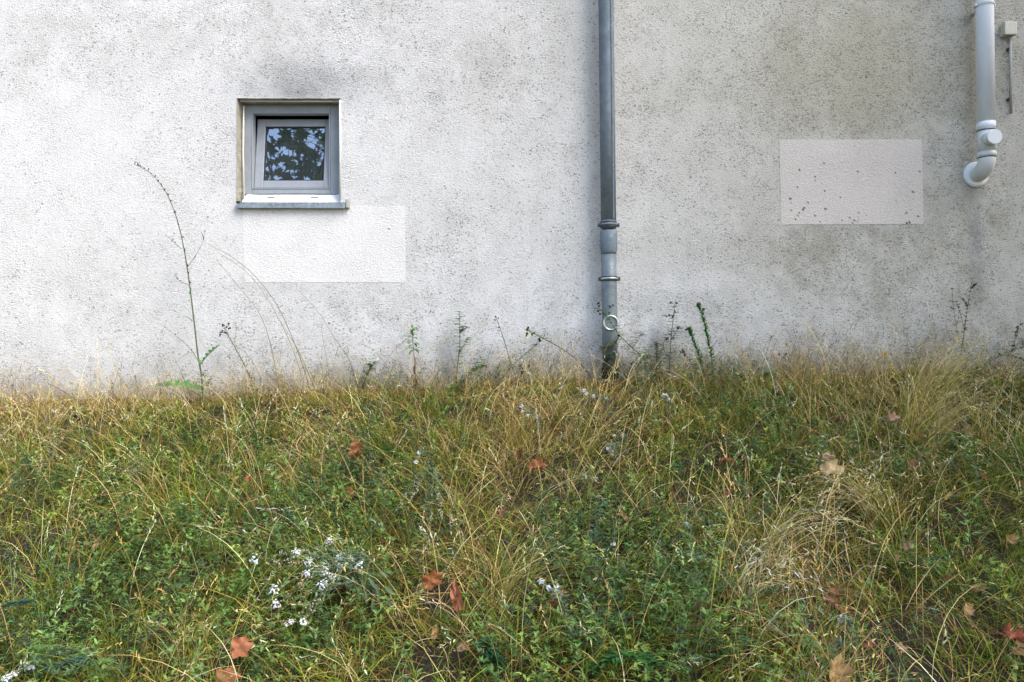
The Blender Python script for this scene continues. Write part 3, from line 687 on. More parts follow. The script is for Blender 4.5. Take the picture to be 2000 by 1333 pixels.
# ------------------------------------------------------------------ single plants
def curve(pts, n=16):
    """Catmull-Rom through control points"""
    P = [Vector(p) for p in pts]; P = [P[0] * 2 - P[1]] + P + [P[-1] * 2 - P[-2]]; out = []
    m = len(P) - 3
    for i in range(n + 1):
        u = i / n * m; k = min(int(u), m - 1); t = u - k; a, b_, c_, e_ = P[k:k + 4]
        out.append(.5 * ((2 * b_) + (c_ - a) * t + (2 * a - 5 * b_ + 4 * c_ - e_) * t * t + (-a + 3 * b_ - 3 * c_ + e_) * t ** 3))
    return out
def pxcurve(ps, d0, d1=None, n=16):
    d1 = d0 if d1 is None else d1; k = len(ps) - 1
    return curve([pt(p[0], p[1], d0 + (d1 - d0) * i / k) for i, p in enumerate(ps)], n)
def blade(mb, base, direc, ln, wd, col, droop=.3, n=5, lobes=0, up=Vector((0, 0, 1)), fold=.2):
    """shaped leaf made of a strip either side of its midrib"""
    direc = Vector(direc).normalized(); sd_ = direc.cross(up)
    sd_ = sd_.normalized() if sd_.length > 1e-3 else Vector((1, 0, 0)); nm = sd_.cross(direc)
    vs = []; p = Vector(base); dr = direc.copy()
    for i in range(n + 1):
        t = i / n; w_ = wd * .5 * (math.sin(math.pi * min(1, t * .9 + .08)) ** .8 if t < 1 else .04)
        if lobes: w_ *= 1 + .55 * (1 if i % 2 else -1) * (.2 < t < .95)
        sh = dr * (-.25 * wd if (lobes and i % 2) else 0)
        vs += [p + sd_ * w_ + nm * fold * w_ + sh, p, p - sd_ * w_ + nm * fold * w_ + sh]
        dr = (dr - up * droop / n).normalized(); p = p + dr * (ln / n)
    fs = []
    for i in range(n):
        a = i * 3; fs += [(a, a + 1, a + 4, a + 3), (a + 1, a + 2, a + 5, a + 4)]
    mb.add(vs, fs, col)
def blob(mb, c_, r, col, n=5):
    """small faceted pod"""
    c_ = Vector(c_); vs = []; fs = []
    ax = Vector((random.uniform(-1, 1), random.uniform(-1, 1), random.uniform(-1, 1))).normalized(); u = ax.orthogonal().normalized(); v = ax.cross(u)
    rows = [(-1, .15), (-.5, .85), (.3, .95), (1, .15)]
    for h, rr in rows:
        for k in range(n):
            a = 2 * math.pi * k / n; j = random.uniform(.7, 1.2); vs.append(c_ + ax * h * r + (u * math.cos(a) + v * math.sin(a)) * rr * r * j)
    for i in range(3):
        for k in range(n): fs.append((i * n + k, i * n + (k + 1) % n, (i + 1) * n + (k + 1) % n, (i + 1) * n + k))
    fs += [tuple(range(n))[::-1], tuple(3 * n + k for k in range(n))]
    mb.add(vs, fs, col)
def rnd(a, b_): return random.uniform(a, b_)
def jit(c_, a=.2): k = 1 + rnd(-a, a); return tuple(min(.9, v * k) for v in c_)
GRN = (.11, .26, .05); DGRN = (.03, .075, .022); LGRN = (.11, .19, .055); BLK = (.018, .014, .012); DRY = (.36, .26, .13); RUST = (.15, .07, .035); STEM = (.10, .125, .05)
def add_stem(mb, path, r0, r1, col):
    n = len(path); mb.tube(path, [r0 + (r1 - r0) * i / (n - 1) for i in range(n)], 5, col=col)

# prickly lettuce
L0 = .16
let = empty('wild_lettuce', tuple(hit(397, 785)), 'tall bolted weed stalk with small buds arching left beside the window', 'weed')
mb = MB(); main = pxcurve([(397, 800), (394, 740), (386, 690), (378, 620), (368, 540), (357, 475), (343, 420), (322, 372), (292, 337), (262, 321)], L0, .14, 40); add_stem(mb, main, .0058, .0014, (.12, .16, .075))
br = [[(366, 522), (382, 500), (397, 470), (399, 448)], [(355, 487), (342, 476), (328, 462)], [(368, 556), (352, 550), (341, 535)], [(399, 470), (394, 455)], [(391, 712), (372, 682), (345, 658), (312, 632)], [(396, 725), (402, 745), (412, 775)]]
paths = []
for b_ in br:
    p = pxcurve(b_, L0, L0 - .02, 10); paths.append(p); add_stem(mb, p, .002, .0009, (.14, .12, .07))
mb.build('stem', M['leaf'], let, smooth=True)
mb = MB()
for i in range(17, 41):
    p = main[i]; 
    for _ in range(2 if i < 36 else 1):
        s_ = rnd(-1, 1); blade(mb, p, (s_ * .8, rnd(-.4, 0), .8), rnd(.012, .026), .007, jit((.07, .10, .04)), n=3)
    if i % 2: blob(mb, p + Vector((rnd(-.008, .008), 0, .004)), .0055, jit((.08, .10, .04)))
for p in paths[:5]:
    for q_ in p[3::2]:
        blade(mb, q_, (rnd(-.8, .8), -.2, .9), rnd(.012, .022), .006, jit((.08, .095, .045)), n=3)
        if random.random() < .5: blob(mb, q_, .0045, jit((.12, .085, .05)))
mb.build('buds', M['leaf'], let)
for (px_, py_, dx, dz, ln, wd, dr, lb_) in [(392, 714, .62, .85, .19, .075, .5, 1), (397, 762, -1, .42, .30, .08, .6, 1), (377, 630, -.55, .9, .07, .036, .9, 0), (388, 690, -1, .35, .15, .022, 1.5, 0), (370, 575, .4, .9, .045, .012, -.3, 0), (386, 700, .3, -.3, .05, .02, .8, 0)]:
    mb = MB(); blade(mb, pt(px_, py_, L0), (dx, -.25, dz), ln, wd, (.10, .24, .08), droop=dr, n=12, lobes=lb_, up=Vector((0, -.45, .9)) if lb_ else Vector((0, 0, 1)))
    mb.build('leaf', M['leaf'], let)

def sprig(name, label, path, cat='weed', leafcol=GRN, stemcol=STEM, leaf=(.026, .045), lw=.40, step=2, three=False, pods=(), podcol=BLK, podr=.006, t0=.1, up=.5, r=.0036, branches=(), group=None, leaves=True, d=(.15, .12), n=24, podt=0, mat='leaf', dense=2):
    """a single weed: stem with its branches, leaves, pods"""
    main = pxcurve(path, d[0], d[1], n)
    b0 = main[0]; o = empty(name, tuple(b0), label, cat, group)
    mb = MB(); add_stem(mb, main, r, r * .4, stemcol); allp = [main]
    for b_ in branches:
        p = pxcurve(b_, d[1], d[1] - .01, 8); allp.append(p); add_stem(mb, p, r * .6, r * .35, stemcol)
    mb.build('stem', M['leaf'], o, smooth=True)
    if leaves:
        mb = MB()
        for p in allp:
            for i in range(int(len(p) * (t0 if p is main else .1)), len(p), step):
                for _ in range(dense):
                    a = rnd(0, 2 * math.pi); dv = Vector((math.cos(a), math.sin(a), up + rnd(-.3, .3)))
                    if three:
                        bs_ = p[i] + dv.normalized() * .008
                        for k in (-.7, 0, .7):
                            blade(mb, bs_, (math.cos(a + k), math.sin(a + k), up * .6), rnd(*leaf), rnd(*leaf) * lw, jit(leafcol), n=3)
                    else: blade(mb, p[i], dv, rnd(*leaf), leaf[1] * lw * rnd(.7, 1.2), jit(leafcol), n=3)
        mb.build('foliage', M[mat], o)
    if pods:
        mb = MB()
        for (a, b_) in pods:
            c_ = pt(a, b_, d[1])
            for _ in range(3): blob(mb, c_ + Vector((rnd(-1, 1), rnd(-1, 1), rnd(-1, 1))) * podr * 1.0, podr * rnd(.7, 1.1), jit(podcol, .3))
            j = min(main, key=lambda m_: (m_ - c_).length); mb.tube([j, c_], .0007, 3, col=stemcol)
        mb.build('seed_pods', M['dry'], o)
    return o
sprig('seeding_weed', 'leaning weed topped by dark seed pods, right of the tall arching stalk', [(492, 745), (478, 715), (462, 685), (448, 660), (438, 640)], leafcol=(.12, .13, .07), pods=[(436, 636), (443, 640), (447, 634), (433, 648), (448, 643), (430, 655), (440, 650)], step=1, leaf=(.012, .02))
# fleabane: green top rosette, withered brown leaves below
fb_ = empty('fleabane', tuple(pt(812, 785, .2)), 'weed with a green leaf rosette on top and withered brown leaves below', 'weed')
p = pxcurve([(814, 795), (812, 740), (809, 700), (806, 665), (805, 642)], .2, .2, 20); mb = MB(); add_stem(mb, p, .003, .0015, (.16, .11, .06)); mb.build('stem', M['leaf'], fb_, smooth=True)
mb = MB()
for i in range(26):
    a = rnd(0, 2 * math.pi); k = i / 26; blade(mb, p[20] + (p[12] - p[20]) * k * 1.0, (math.cos(a), math.sin(a) * .8, .9 - k * 1.0), rnd(.055, .095), .018, jit((.11, .27, .05)), n=5, droop=.9)
mb.build('green_leaves', M['leaf'], fb_)
mb = MB()
for i in range(16):
    q_ = p[random.randint(1, 12)]; a = rnd(0, 2 * math.pi); blade(mb, q_, (math.cos(a), math.sin(a), rnd(-.2, .6)), rnd(.045, .08), .015, jit((.17, .10, .05), .4), n=6, droop=rnd(1.5, 3.2))
mb.build('withered_leaves', M['dry'], fb_)

sprig('dry_branched_weed', 'thin greyish dry stalk with one dark pod, left of the upright green sprig', [(892, 745), (880, 690), (862, 640), (842, 608)], leafcol=(.3, .25, .15), stemcol=(.2, .17, .1), pods=[(861, 632), (840, 608), (846, 610)], podr=.004, step=4, leaf=(.006, .012), r=.0014)
sprig('medick_sprig', 'upright green sprig with sparse small leaves, left of centre against the wall', [(890, 780), (893, 720), (898, 680), (898, 640), (897, 612)], three=True, step=1, branches=[[(896, 690), (908, 672), (912, 662)], [(898, 650), (910, 640)]], pods=[(909, 633), (890, 634)], podr=.003)
sprig('medick_sprig', 'tall thin sprig with three dark pods at the tip, right of the upright green sprig', [(1010, 745), (995, 700), (983, 660), (973, 630), (968, 620)], leafcol=(.16, .17, .09), stemcol=(.15, .15, .08), pods=[(967, 620), (974, 622), (967, 626), (975, 641)], podr=.005, step=3, leaf=(.008, .014))
sprig('medick_sprig', 'long arching stem with black round pods at its left tip, left of the downpipe', [(1160, 745), (1128, 705), (1095, 680), (1062, 662), (1040, 650), (1030, 645)], three=True, step=1, pods=[(1031, 642), (1027, 654), (1041, 652), (1055, 664)], podr=.009, leaf=(.016, .026))
sprig('medick_sprig', 'green stem with pointed leaves in threes rising right below the black pods', [(975, 745), (1000, 715), (1028, 690), (1045, 675), (1062, 650)], three=True, step=4, leaf=(.03, .042), lw=.28, leafcol=(.08, .20, .07), branches=[[(1045, 676), (1060, 663), (1066, 645)]])
sprig('podded_weed', 'low weed holding three clusters of black pods near the grass left of the downpipe', [(1030, 760), (1024, 740), (1018, 720)], pods=[(1015, 716), (1020, 728), (1033, 716), (1018, 722)], podr=.010, step=2, leafcol=(.10, .12, .06), d=(.2, .18))
sprig('medick_sprig', 'leafy sprig with dark pods climbing in front of the downpipe', [(1290, 745), (1262, 705), (1235, 680), (1210, 655), (1190, 625), (1172, 605)], three=True, step=1, pods=[(1168, 593), (1170, 598), (1168, 607), (1172, 614), (1178, 613), (1190, 612), (1197, 596), (1192, 599), (1209, 657), (1201, 669), (1245, 705), (1234, 710)], podr=.006, d=(.26, .2),
      branches=[[(1235, 680), (1248, 662), (1252, 650)], [(1262, 704), (1282, 688), (1285, 672)], [(1210, 655), (1196, 675), (1178, 682)], [(1240, 690), (1262, 700), (1268, 680)]])
sprig('medick_sprig', 'short green sprig low in front of the downpipe with one yellowish leaf', [(1195, 760), (1190, 720), (1183, 700), (1172, 678)], three=True, step=1, d=(.26, .24), leafcol=(.09, .15, .05), branches=[[(1186, 705), (1198, 690)]])
sprig('medick_sprig', 'tall podded sprig right of the downpipe, its top dark with pods', [(1305, 745), (1308, 710), (1310, 670), (1314, 630), (1318, 596)], three=True, step=1, leafcol=(.12, .22, .07), pods=[(1311, 590), (1321, 591), (1319, 608), (1301, 618), (1315, 618), (1307, 616), (1324, 642), (1312, 690), (1303, 663)], podr=.006, branches=[[(1310, 665), (1320, 650), (1327, 640)], [(1308, 700), (1296, 680), (1300, 655)]])
sprig('medick_sprig', 'feathery green sprig between the downpipe and the tall podded one', [(1283, 750), (1282, 715), (1282, 690), (1281, 670)], three=True, step=1, leafcol=(.11, .22, .07), d=(.18, .18))
for pth, lab, pd in (([(1378, 735), (1370, 710), (1360, 680), (1350, 655), (1345, 642)], 'shorter of two bushy dark green spikes right of the downpipe, brown at its tip', [(1345, 641), (1349, 645), (1341, 646)]),
                     ([(1392, 745), (1390, 700), (1384, 670), (1378, 640), (1370, 612), (1364, 598)], 'taller of two bushy dark green spikes right of the downpipe, brown at its tip', [(1361, 594), (1366, 594), (1376, 606)])):
    sprig('bushy_spike', lab, pth, leafcol=(.03, .19, .02), leaf=(.022, .038), lw=.34, step=1, n=44, t0=.22, up=.8, dense=4, pods=pd, podcol=RUST, podr=.008, group='dark green spikes right of the downpipe')
sprig('dry_flower_head', 'brown withered flower head on a leaning stem left of the bushy green spikes', [(1362, 765), (1360, 735), (1350, 708), (1337, 691)], leafcol=DRY, stemcol=(.25, .18, .09), pods=[(1335, 690), (1340, 694), (1332, 687)], podcol=(.10, .07, .03), podr=.009, step=4)
sprig('dry_flower_head', 'pair of rust brown pods on a thin stem, right of the bushy green spikes', [(1545, 765), (1544, 725), (1540, 700), (1533, 690)], leaves=False, stemcol=(.25, .18, .09), pods=[(1535, 692), (1531, 699), (1523, 693)], podcol=RUST, podr=.007)
sprig('sparse_shrub', 'thin branching weed with tiny dark leaves under the white vent pipe', [(1873, 735), (1877, 690), (1883, 650), (1890, 600), (1899, 545)], leafcol=(.035, .065, .025), stemcol=(.12, .10, .07), leaf=(.014, .026), lw=.5, step=1, dense=3, n=26, t0=.3, r=.0026,
      branches=[[(1879, 680), (1868, 640), (1862, 600), (1860, 565)], [(1884, 645), (1876, 615), (1868, 590)], [(1890, 600), (1880, 585)], [(1896, 565), (1906, 555)]])
sprig('climbing_sprig', 'tiny dark green leafy tip standing alone against the wall', [(1830, 740), (1829, 700), (1828, 680), (1828, 655)], leafcol=(.02, .085, .02), leaf=(.012, .02), lw=.55, t0=.55, step=1, r=.0012, n=22)
sprig('trailing_branch', 'dark green leafy branch reaching in from the right edge above the grass', [(1870, 745), (1905, 722), (1945, 700), (1985, 683), (2040, 668)], leafcol=(.03, .08, .025), leaf=(.02, .034), lw=.34, step=1, n=30, t0=.2, r=.003, d=(.25, .2), branches=[[(1975, 688), (1982, 668), (1986, 645)], [(2000, 680), (1995, 660)], [(1960, 694), (1990, 700), (2010, 705)]], pods=[(1985, 648), (1983, 655), (1988, 640), (1996, 633), (1979, 676)], podcol=(.05, .035, .02), podr=.006)
sprig('dry_twig', 'bare forked dry twig against the wall between the green spikes and the yellow flower', [(1600, 745), (1612, 700), (1632, 665), (1644, 640)], leaves=False, stemcol=(.16, .12, .08), r=.0014, branches=[[(1613, 700), (1628, 655), (1627, 618)]])
# yellow flower
yf = empty('yellow_flower', tuple(pt(1728, 745, .12)), 'single small yellow flower on a thin stalk in front of the wall', 'flower')
mb = MB(); pth = pxcurve([(1728, 750), (1729, 715), (1727, 692)], .12, .12, 8); add_stem(mb, pth, .0012, .001, (.2, .18, .08)); mb.build('stem', M['leaf'], yf)
mb = MB()
for k in range(14): a = k * 2 * math.pi / 14; blade(mb, pth[-1], (math.cos(a), -.35, math.sin(a)), .018, .008, (.75, .38, .02), n=3, droop=0, up=Vector((0, -1, 0)))
mb.build('petals', M['petal'], yf)
mb = MB(); blob(mb, pth[-1] + Vector((0, -.006, 0)), .006, (.4, .18, .02)); mb.build('flower_centre', M['dry'], yf)
# long arching panicles near the lettuce
def arch(label, path, d, droops=6, col=(.20, .16, .09), r=.0030, spread=.05, name='arching_grass_stem', seed=(.012, .022)):
    p = pxcurve(path, d, d - .04, 40); o = empty(name, tuple(p[0]), label, 'grass stem', None)
    mb = MB(); add_stem(mb, p, r, r * .35, col); sd_ = MB()
    for i in range(40 - droops * 2, 41, 2):
        b0 = p[i]; tdir = (p[i] - p[i - 1]).normalized(); dv = (tdir + Vector((rnd(-.6, .6), rnd(-.4, .4), rnd(-.9, .3)))).normalized(); e_ = b0 + dv * spread * rnd(.5, 1.2)
        mb.tube([b0, (b0 + e_) / 2 + Vector((0, 0, .004)), e_], .0005, 3, col=col)
        for _ in range(3): blade(sd_, b0.lerp(e_, rnd(.4, 1)), dv + Vector((0, 0, rnd(-.6, .3))), rnd(*seed), .0035, jit((.42, .34, .2)), n=2)
    mb.build('stem', M['straw'], o, smooth=True); sd_.build('seed_head', M['straw'], o)
    return o
arch('upper of the long dry grass stems arching left toward the tall weed', [(612, 800), (598, 735), (575, 670), (540, 595), (498, 540), (450, 500), (408, 478)], .22)
arch('second long dry grass stem arching left, just under the upper one', [(600, 790), (585, 720), (558, 650), (520, 580), (480, 530), (425, 492)], .28, col=(.33, .28, .19))
arch('shorter grey stem curving left below the two long arching ones', [(545, 760), (530, 680), (508, 615), (470, 565), (425, 510)], .2, r=.0024)
arch('green brown stem rising steeply at the right of the arching group', [(650, 830), (615, 760), (585, 690), (556, 640)], .4, col=(.14, .15, .06), droops=3)
arch('thin dark stem leaning left under the pale rectangle', [(700, 760), (680, 700), (650, 655), (622, 610), (590, 575)], .15, col=(.16, .15, .11), r=.0022, droops=4)
arch('pale thin stem with a yellowish seed tip below the pale rectangle', [(645, 760), (640, 715), (632, 670), (627, 632)], .15, r=.0020, droops=3, spread=.03)
arch('long dark brown stalk leaning left across the wall foot, at the left edge', [(160, 790), (140, 775), (118, 762), (93, 748)], .3, col=(.12, .08, .05), droops=2, spread=.015)
arch('long diagonal green stem crossing the grass at centre toward the upper right', [(820, 860), (865, 815), (905, 775), (960, 735), (1010, 715)], .7, col=(.07, .11, .05), r=.002, droops=3)

arch('pale dry stem arching left from the base of the fleabane', [(800, 790), (770, 735), (735, 690), (700, 668)], .18, r=.0018, droops=5)
arch('dry stem leaning right toward the fleabane from under the pale rectangle', [(735, 790), (745, 730), (765, 690), (790, 665)], .22, r=.0018, droops=5)
arch('thin dry stem arching left, first one right of the tall arching weed', [(520, 790), (505, 730), (480, 690), (452, 672)], .2, r=.0020, droops=5)
arch('dry stem leaning right past the shorter bushy green spike', [(1400, 780), (1425, 730), (1450, 690), (1475, 668)], .2, r=.0018, droops=5)
arch('upright pale grass stem left of the yellow flower', [(1660, 780), (1664, 735), (1672, 690), (1686, 655)], .2, r=.0018, droops=6)
arch('curved pale grass stem right of the yellow flower', [(1770, 775), (1775, 735), (1765, 705), (1750, 700)], .2, r=.0018, droops=5)
sprig('medick_sprig', 'low green leafy sprig right under the fleabane, on its right side', [(885, 785), (900, 750), (925, 725), (945, 715)], three=True, step=1, d=(.2, .2), dense=3)
sprig('medick_sprig', 'low leafy sprig at the wall foot under the left end of the pale rectangle', [(700, 775), (712, 745), (722, 722), (730, 708)], three=True, step=1, d=(.2, .2), dense=3)
sprig('medick_sprig', 'broad green sprig at the wall foot right of the shorter dry stem beside the spikes', [(1470, 775), (1478, 752), (1490, 735), (1510, 728)], three=True, step=1, d=(.22, .2), dense=3)

# dry grass tufts that stand out
def tuft(label, px_, py_, n, H, lean, bend, heading, spread_, col, pan=1.2, rad=.06, up=0):
    h = hit(px_, py_, .0); 
    a = rng.uniform(0, 2 * np.pi, n); r = rad * np.sqrt(rng.random(n))
    x = h.x + r * np.cos(a); d = np.clip(-h.y + r * np.sin(a), .02, None)
    parts = stalks(x, d, heading + rng.normal(size=n) * spread_, rng.uniform(H[0], H[1], n), np.abs(rng.normal(lean, .15, n)), rng.uniform(bend[0], bend[1], n), pan=pan, W=rng.uniform(.0014, .0026, n), col=pal(n, col + OLIVE[:1], [1] * len(col) + [.6], .3), L=9)
    o = empty('grass_tuft', (h.x, h.y, h.z), label, 'grass tuft', 'dry grass tufts on the bank')
    off = np.array([h.x, h.y, h.z])
    V, F, C = parts[0]; np_mesh('stalks', V - off, F, C, M['straw'], o)
    V, F, C = merge(parts[1:]); np_mesh('seed_heads', V - off, F, C, M['straw'], o)
    # leafy base
    m = n * 2; x = h.x + rad * rng.normal(size=m) * .6; d = np.clip(-h.y + rad * rng.normal(size=m) * .6, .02, None)
    V, F, C, _ = ribbons(P3(x, d), heading + rng.normal(size=m) * 1.3, rng.uniform(H[0] * .4, H[1] * .6, m), rng.uniform(.002, .004, m), np.abs(rng.normal(.4, .2, m)), rng.uniform(.2, 1.5, m), pal(m, OLIVE + STRAW[:2], [1] * 5), L=6)
    np_mesh('blades', V - off, F, C, M['grass'], o)
PALE = [(.62, .50, .28), (.55, .42, .22), (.68, .57, .36)]
MIDS = [(.45, .36, .15), (.38, .30, .11), (.50, .42, .2)]
tuft('big golden tuft sweeping right toward the right edge, close to the wall', 1790, 880, 120, (.34, .72), .4, (.7, 1.9), .0, .85, MIDS + STRAW[:1], rad=.10)
tuft('upright pale tuft against the wall under the white vent pipe', 1800, 800, 110, (.30, .55), .45, (.5, 1.4), .25, .5, PALE[:2] + MIDS[:1], rad=.09)
tuft('bright straw tuft with crowded pale seed heads, right of centre low on the bank', 1440, 1190, 42, (.22, .36), .35, (.9, 1.8), .2, .7, PALE, pan=1.3, rad=.05)
tuft('brown tuft with many drooping seed heads leaning left below the crumpled pale leaf', 1730, 1030, 90, (.28, .46), .45, (.9, 1.8), math.pi, .5, STRAW, pan=1.2, rad=.08)
tuft('loose pale tuft arching right below the drooping one', 1480, 1110, 36, (.35, .5), .5, (.9, 1.6), .1, .4, PALE[:2], pan=1.3, rad=.05)
tuft('pale drooping tuft near the wall at the left edge', 90, 860, 44, (.22, .38), .2, (1.0, 2.0), .5, 1.5, PALE, pan=1.4, rad=.12)
tuft('short pale tuft with hanging seed heads among green herbs at left', 300, 960, 20, (.2, .3), .3, (1.2, 2.2), math.pi, 1.2, PALE, pan=1.3, rad=.06)
tuft('rust tinged dry tuft at the wall foot right of the bushy green spikes', 1570, 765, 80, (.16, .34), .2, (.2, 1.0), 1.5, 2.0, [(.33, .2, .1), (.4, .26, .14)], pan=.7, rad=.14)
tuft('golden upright tuft at the bottom left of the bank', 345, 1330, 40, (.18, .34), .3, (.3, 1.2), 1.2, 1.4, MIDS + STRAW[1:2], rad=.08)
tuft('long yellow blades fanning right beside the curled upright leaf', 960, 1200, 50, (.3, .5), .7, (.3, 1.2), .35, .5, MIDS, pan=.4, rad=.08)
tuft('orange brown tuft at the centre top of the bank', 1010, 880, 55, (.22, .38), .3, (.3, 1.2), 1.6, 1.2, [(.36, .22, .08), (.42, .28, .1)], rad=.07, pan=.8)

# ------------------------------------------------------------------ white flowering plants
def flower_cluster(mb, c_, r, n=12, col=(.80, .82, .84)):
    for _ in range(n):
        o_ = Vector((rnd(-1, 1), rnd(-1, 1), rnd(-1, 1))); o_ = o_.normalized() * r * rnd(.3, 1); p = c_ + o_
        nrm = (o_ + Vector((0, -.6 * r, .8 * r))).normalized(); u = nrm.orthogonal().normalized(); v = nrm.cross(u)
        for k in range(4):
            a = k * math.pi / 2 + rnd(-.2, .2); dv = u * math.cos(a) + v * math.sin(a); blade(mb, p, dv + nrm * .2, rnd(.0034, .0048), .0036, jit(col, .12), n=2, droop=0, up=nrm)
def raised(px_, py_, up): return hit(px_, py_, up)
def white_plant(label, stems, root, leafcol=(.17, .26, .15), up=.19, buds=(), leaf=(.02, .034), flr=.011, dry=()):
    """stems: flower cluster pixels; root pixel"""
    r0 = raised(root[0], root[1], .02); o = empty('white_flowering_weed', tuple(r0), label, 'flower', 'white flowering weeds on the bank')
    sm_, lf, fl_, bd = MB(), MB(), MB(), MB()
    for (a, b_) in list(stems) + list(dry):
        e_ = raised(a, b_, up); mid = (r0 + e_) / 2 + Vector((0, 0, up * .45)); p = curve([r0, mid, e_], 14); add_stem(sm_, p, .0018, .0009, (.12, .15, .09))
        for i in range(2, 12):
            for _ in range(2):
                an = rnd(0, 6.28); blade(lf, p[i], (math.cos(an), math.sin(an), rnd(0, .8)), rnd(*leaf), leaf[1] * .22, jit(leafcol), n=3)
        if (a, b_) in dry:
            for _ in range(14): blob(bd, e_.lerp(p[11], rnd(0, 1)) + Vector((rnd(-1, 1), rnd(-1, 1), rnd(-1, 1))) * .006, rnd(.002, .0035), jit((.50, .43, .34)))
        else:
            flower_cluster(fl_, e_, flr * rnd(.9, 1.5), 24)
            for _ in range(10): blob(bd, e_.lerp(p[10], rnd(.1, 1)) + Vector((rnd(-1, 1), rnd(-1, 1), rnd(-1, 1))) * .006, rnd(.0018, .003), jit((.42, .42, .3)))
    sm_.build('stem', M['leaf'], o); lf.build('foliage', M['leaf'], o)
    if fl_.v: fl_.build('flowers', M['petal'], o)
    if bd.v: bd.build('buds', M['dry'], o)
    return o
wp = white_plant('largest weed with white flower clusters, spread left of centre low on the bank', [(497, 1095), (578, 1083), (645, 1060), (603, 1100), (662, 1090), (665, 1108), (632, 1118), (635, 1138), (650, 1130), (628, 1148), (684, 1098), (700, 1105), (600, 1125), (535, 1152), (540, 1183), (564, 1220), (592, 1215)], (735, 1180), up=.22, flr=.015, dry=[(520, 1105), (560, 1110), (575, 1150), (570, 1190), (600, 1195)])
mb = MB(); r0 = raised(640, 1130, .13)
for (a, b_, dx, dz, ln) in [(690, 1115, .5, -.5, .09), (705, 1125, .3, -.8, .10), (720, 1130, .6, -.6, .10), (735, 1145, .3, -.9, .10), (750, 1150, .8, -.4, .09), (755, 1165, .5, -.8, .08), (700, 1150, .2, -.9, .09), (740, 1120, .8, -.2, .07), (715, 1160, .1, -1, .08), (730, 1170, -.1, -1, .08)]:
    blade(mb, raised(a, b_, .17), (dx, -.4, dz), ln * .62, .013, jit((.10, .16, .085)), n=6, droop=.5, up=Vector((0, -.8, .6)))
mb.build('broad_leaves', M['leaf'], wp)
white_plant('white flowering weed at the bottom left corner with blue green leaves', [(18, 1322), (28, 1318), (55, 1300), (62, 1306), (10, 1330)], (190, 1300), up=.12, leaf=(.025, .042))
white_plant('slender weed with a white cluster low at the middle of the bank', [(1057, 1137), (1072, 1150), (1088, 1152)], (1125, 1290), up=.14, dry=[(1080, 1163)])
white_plant('small white flowered stem beside bare soil at lower right', [(1643, 1208), (1650, 1214)], (1672, 1295), up=.12)
white_plant('two white flower heads near the wall at the middle', [(1019, 795), (1021, 806), (1031, 812), (1048, 815)], (1060, 860), up=.12, flr=.009)
white_plant('tiny white flowers just left of the downpipe foot', [(1141, 764), (1146, 770), (1160, 775), (1185, 780)], (1200, 830), up=.12, flr=.008)
white_plant('tiny white flowers just right of the downpipe foot', [(1295, 772), (1301, 772), (1307, 781)], (1312, 850), up=.14, flr=.008)
white_plant('faded spray of drooping dry flower heads above the big white cluster', [(817, 888), (812, 905)], (850, 935), up=.18, dry=[(775, 1000), (812, 965), (795, 998), (822, 1045), (840, 1050), (860, 1008), (855, 985), (865, 1020)], flr=.008)
white_plant('tiny white flowers halfway down at the right of centre', [(1195, 1063), (1199, 1064)], (1192, 1100), up=.12, flr=.007)
white_plant('small white heads beside the bright straw tuft', [(1345, 1085), (1368, 1095), (1340, 1025)], (1350, 1140), up=.13, flr=.007, dry=[(1355, 1100)])
white_plant('dry pinkish flower spike right of the orange brown tuft', [(1187, 877)], (1205, 920), up=.15, flr=.006, dry=[(1190, 882), (1195, 890)])
white_plant('tiny pair of white flowers below the downpipe', [(1200, 853), (1192, 873), (1215, 852)], (1225, 900), up=.1, flr=.006)

# leafy plants that stand out in the slope
def leafy(label, spine, up, leafcol, leaf, lw, step=1, n=26, name='leafy_weed', three=False, kk=3):
    P = [raised(a, b_, u_) for (a, b_), u_ in zip(spine, up)]; p = curve(P, n); o = empty(name, tuple(p[0]), label, 'weed')
    mb = MB(); add_stem(mb, p, .0025, .0012, STEM); mb.build('stem', M['leaf'], o)
    mb = MB()
    for i in range(1, n + 1, step):
        for _ in range(kk): a = rnd(0, 6.28); blade(mb, p[i], (math.cos(a), math.sin(a), rnd(-.1, .8)), rnd(*leaf), leaf[1] * lw, jit(leafcol), n=4, droop=.5)
    mb.build('foliage', M['leaf'], o)
leafy('upright bright green stem right of centre in the upper bank', [(1532, 950), (1528, 900), (1522, 850), (1518, 828)], (.02, .1, .2, .25), (.035, .12, .025), (.016, .028), .4)
leafy('dark green feathery branch lying level in the right of the bank', [(1750, 1110), (1790, 1098), (1830, 1093), (1872, 1085)], (.05, .12, .14, .15), (.025, .085, .04), (.02, .032), .2, kk=6)
leafy('five-fingered bright green leaf rosette at the upper middle right', [(1322, 935), (1320, 920), (1320, 912)], (.04, .12, .15), (.06, .17, .04), (.03, .05), .28, n=6)
leafy('blue green branch of narrow leaves entering at the left edge', [(-40, 1200), (0, 1190), (30, 1180), (58, 1175)], (.06, .12, .14, .15), (.06, .13, .08), (.02, .032), .25, kk=6)
leafy('vivid green feathery clump beside the upright orange leaf', [(700, 905), (725, 885), (750, 880), (775, 885)], (.05, .13, .15, .12), (.04, .16, .03), (.018, .028), .3, kk=7)
leafy('bright green leafy clump at the bottom centre right', [(1150, 1320), (1190, 1290), (1235, 1285), (1290, 1300)], (.04, .12, .14, .12), (.05, .15, .035), (.03, .05), .22, kk=5)
leafy('dark green finger-leaved herb at the bottom centre', [(985, 1310), (960, 1280), (945, 1255)], (.03, .1, .15), (.035, .11, .045), (.028, .045), .26, kk=4)
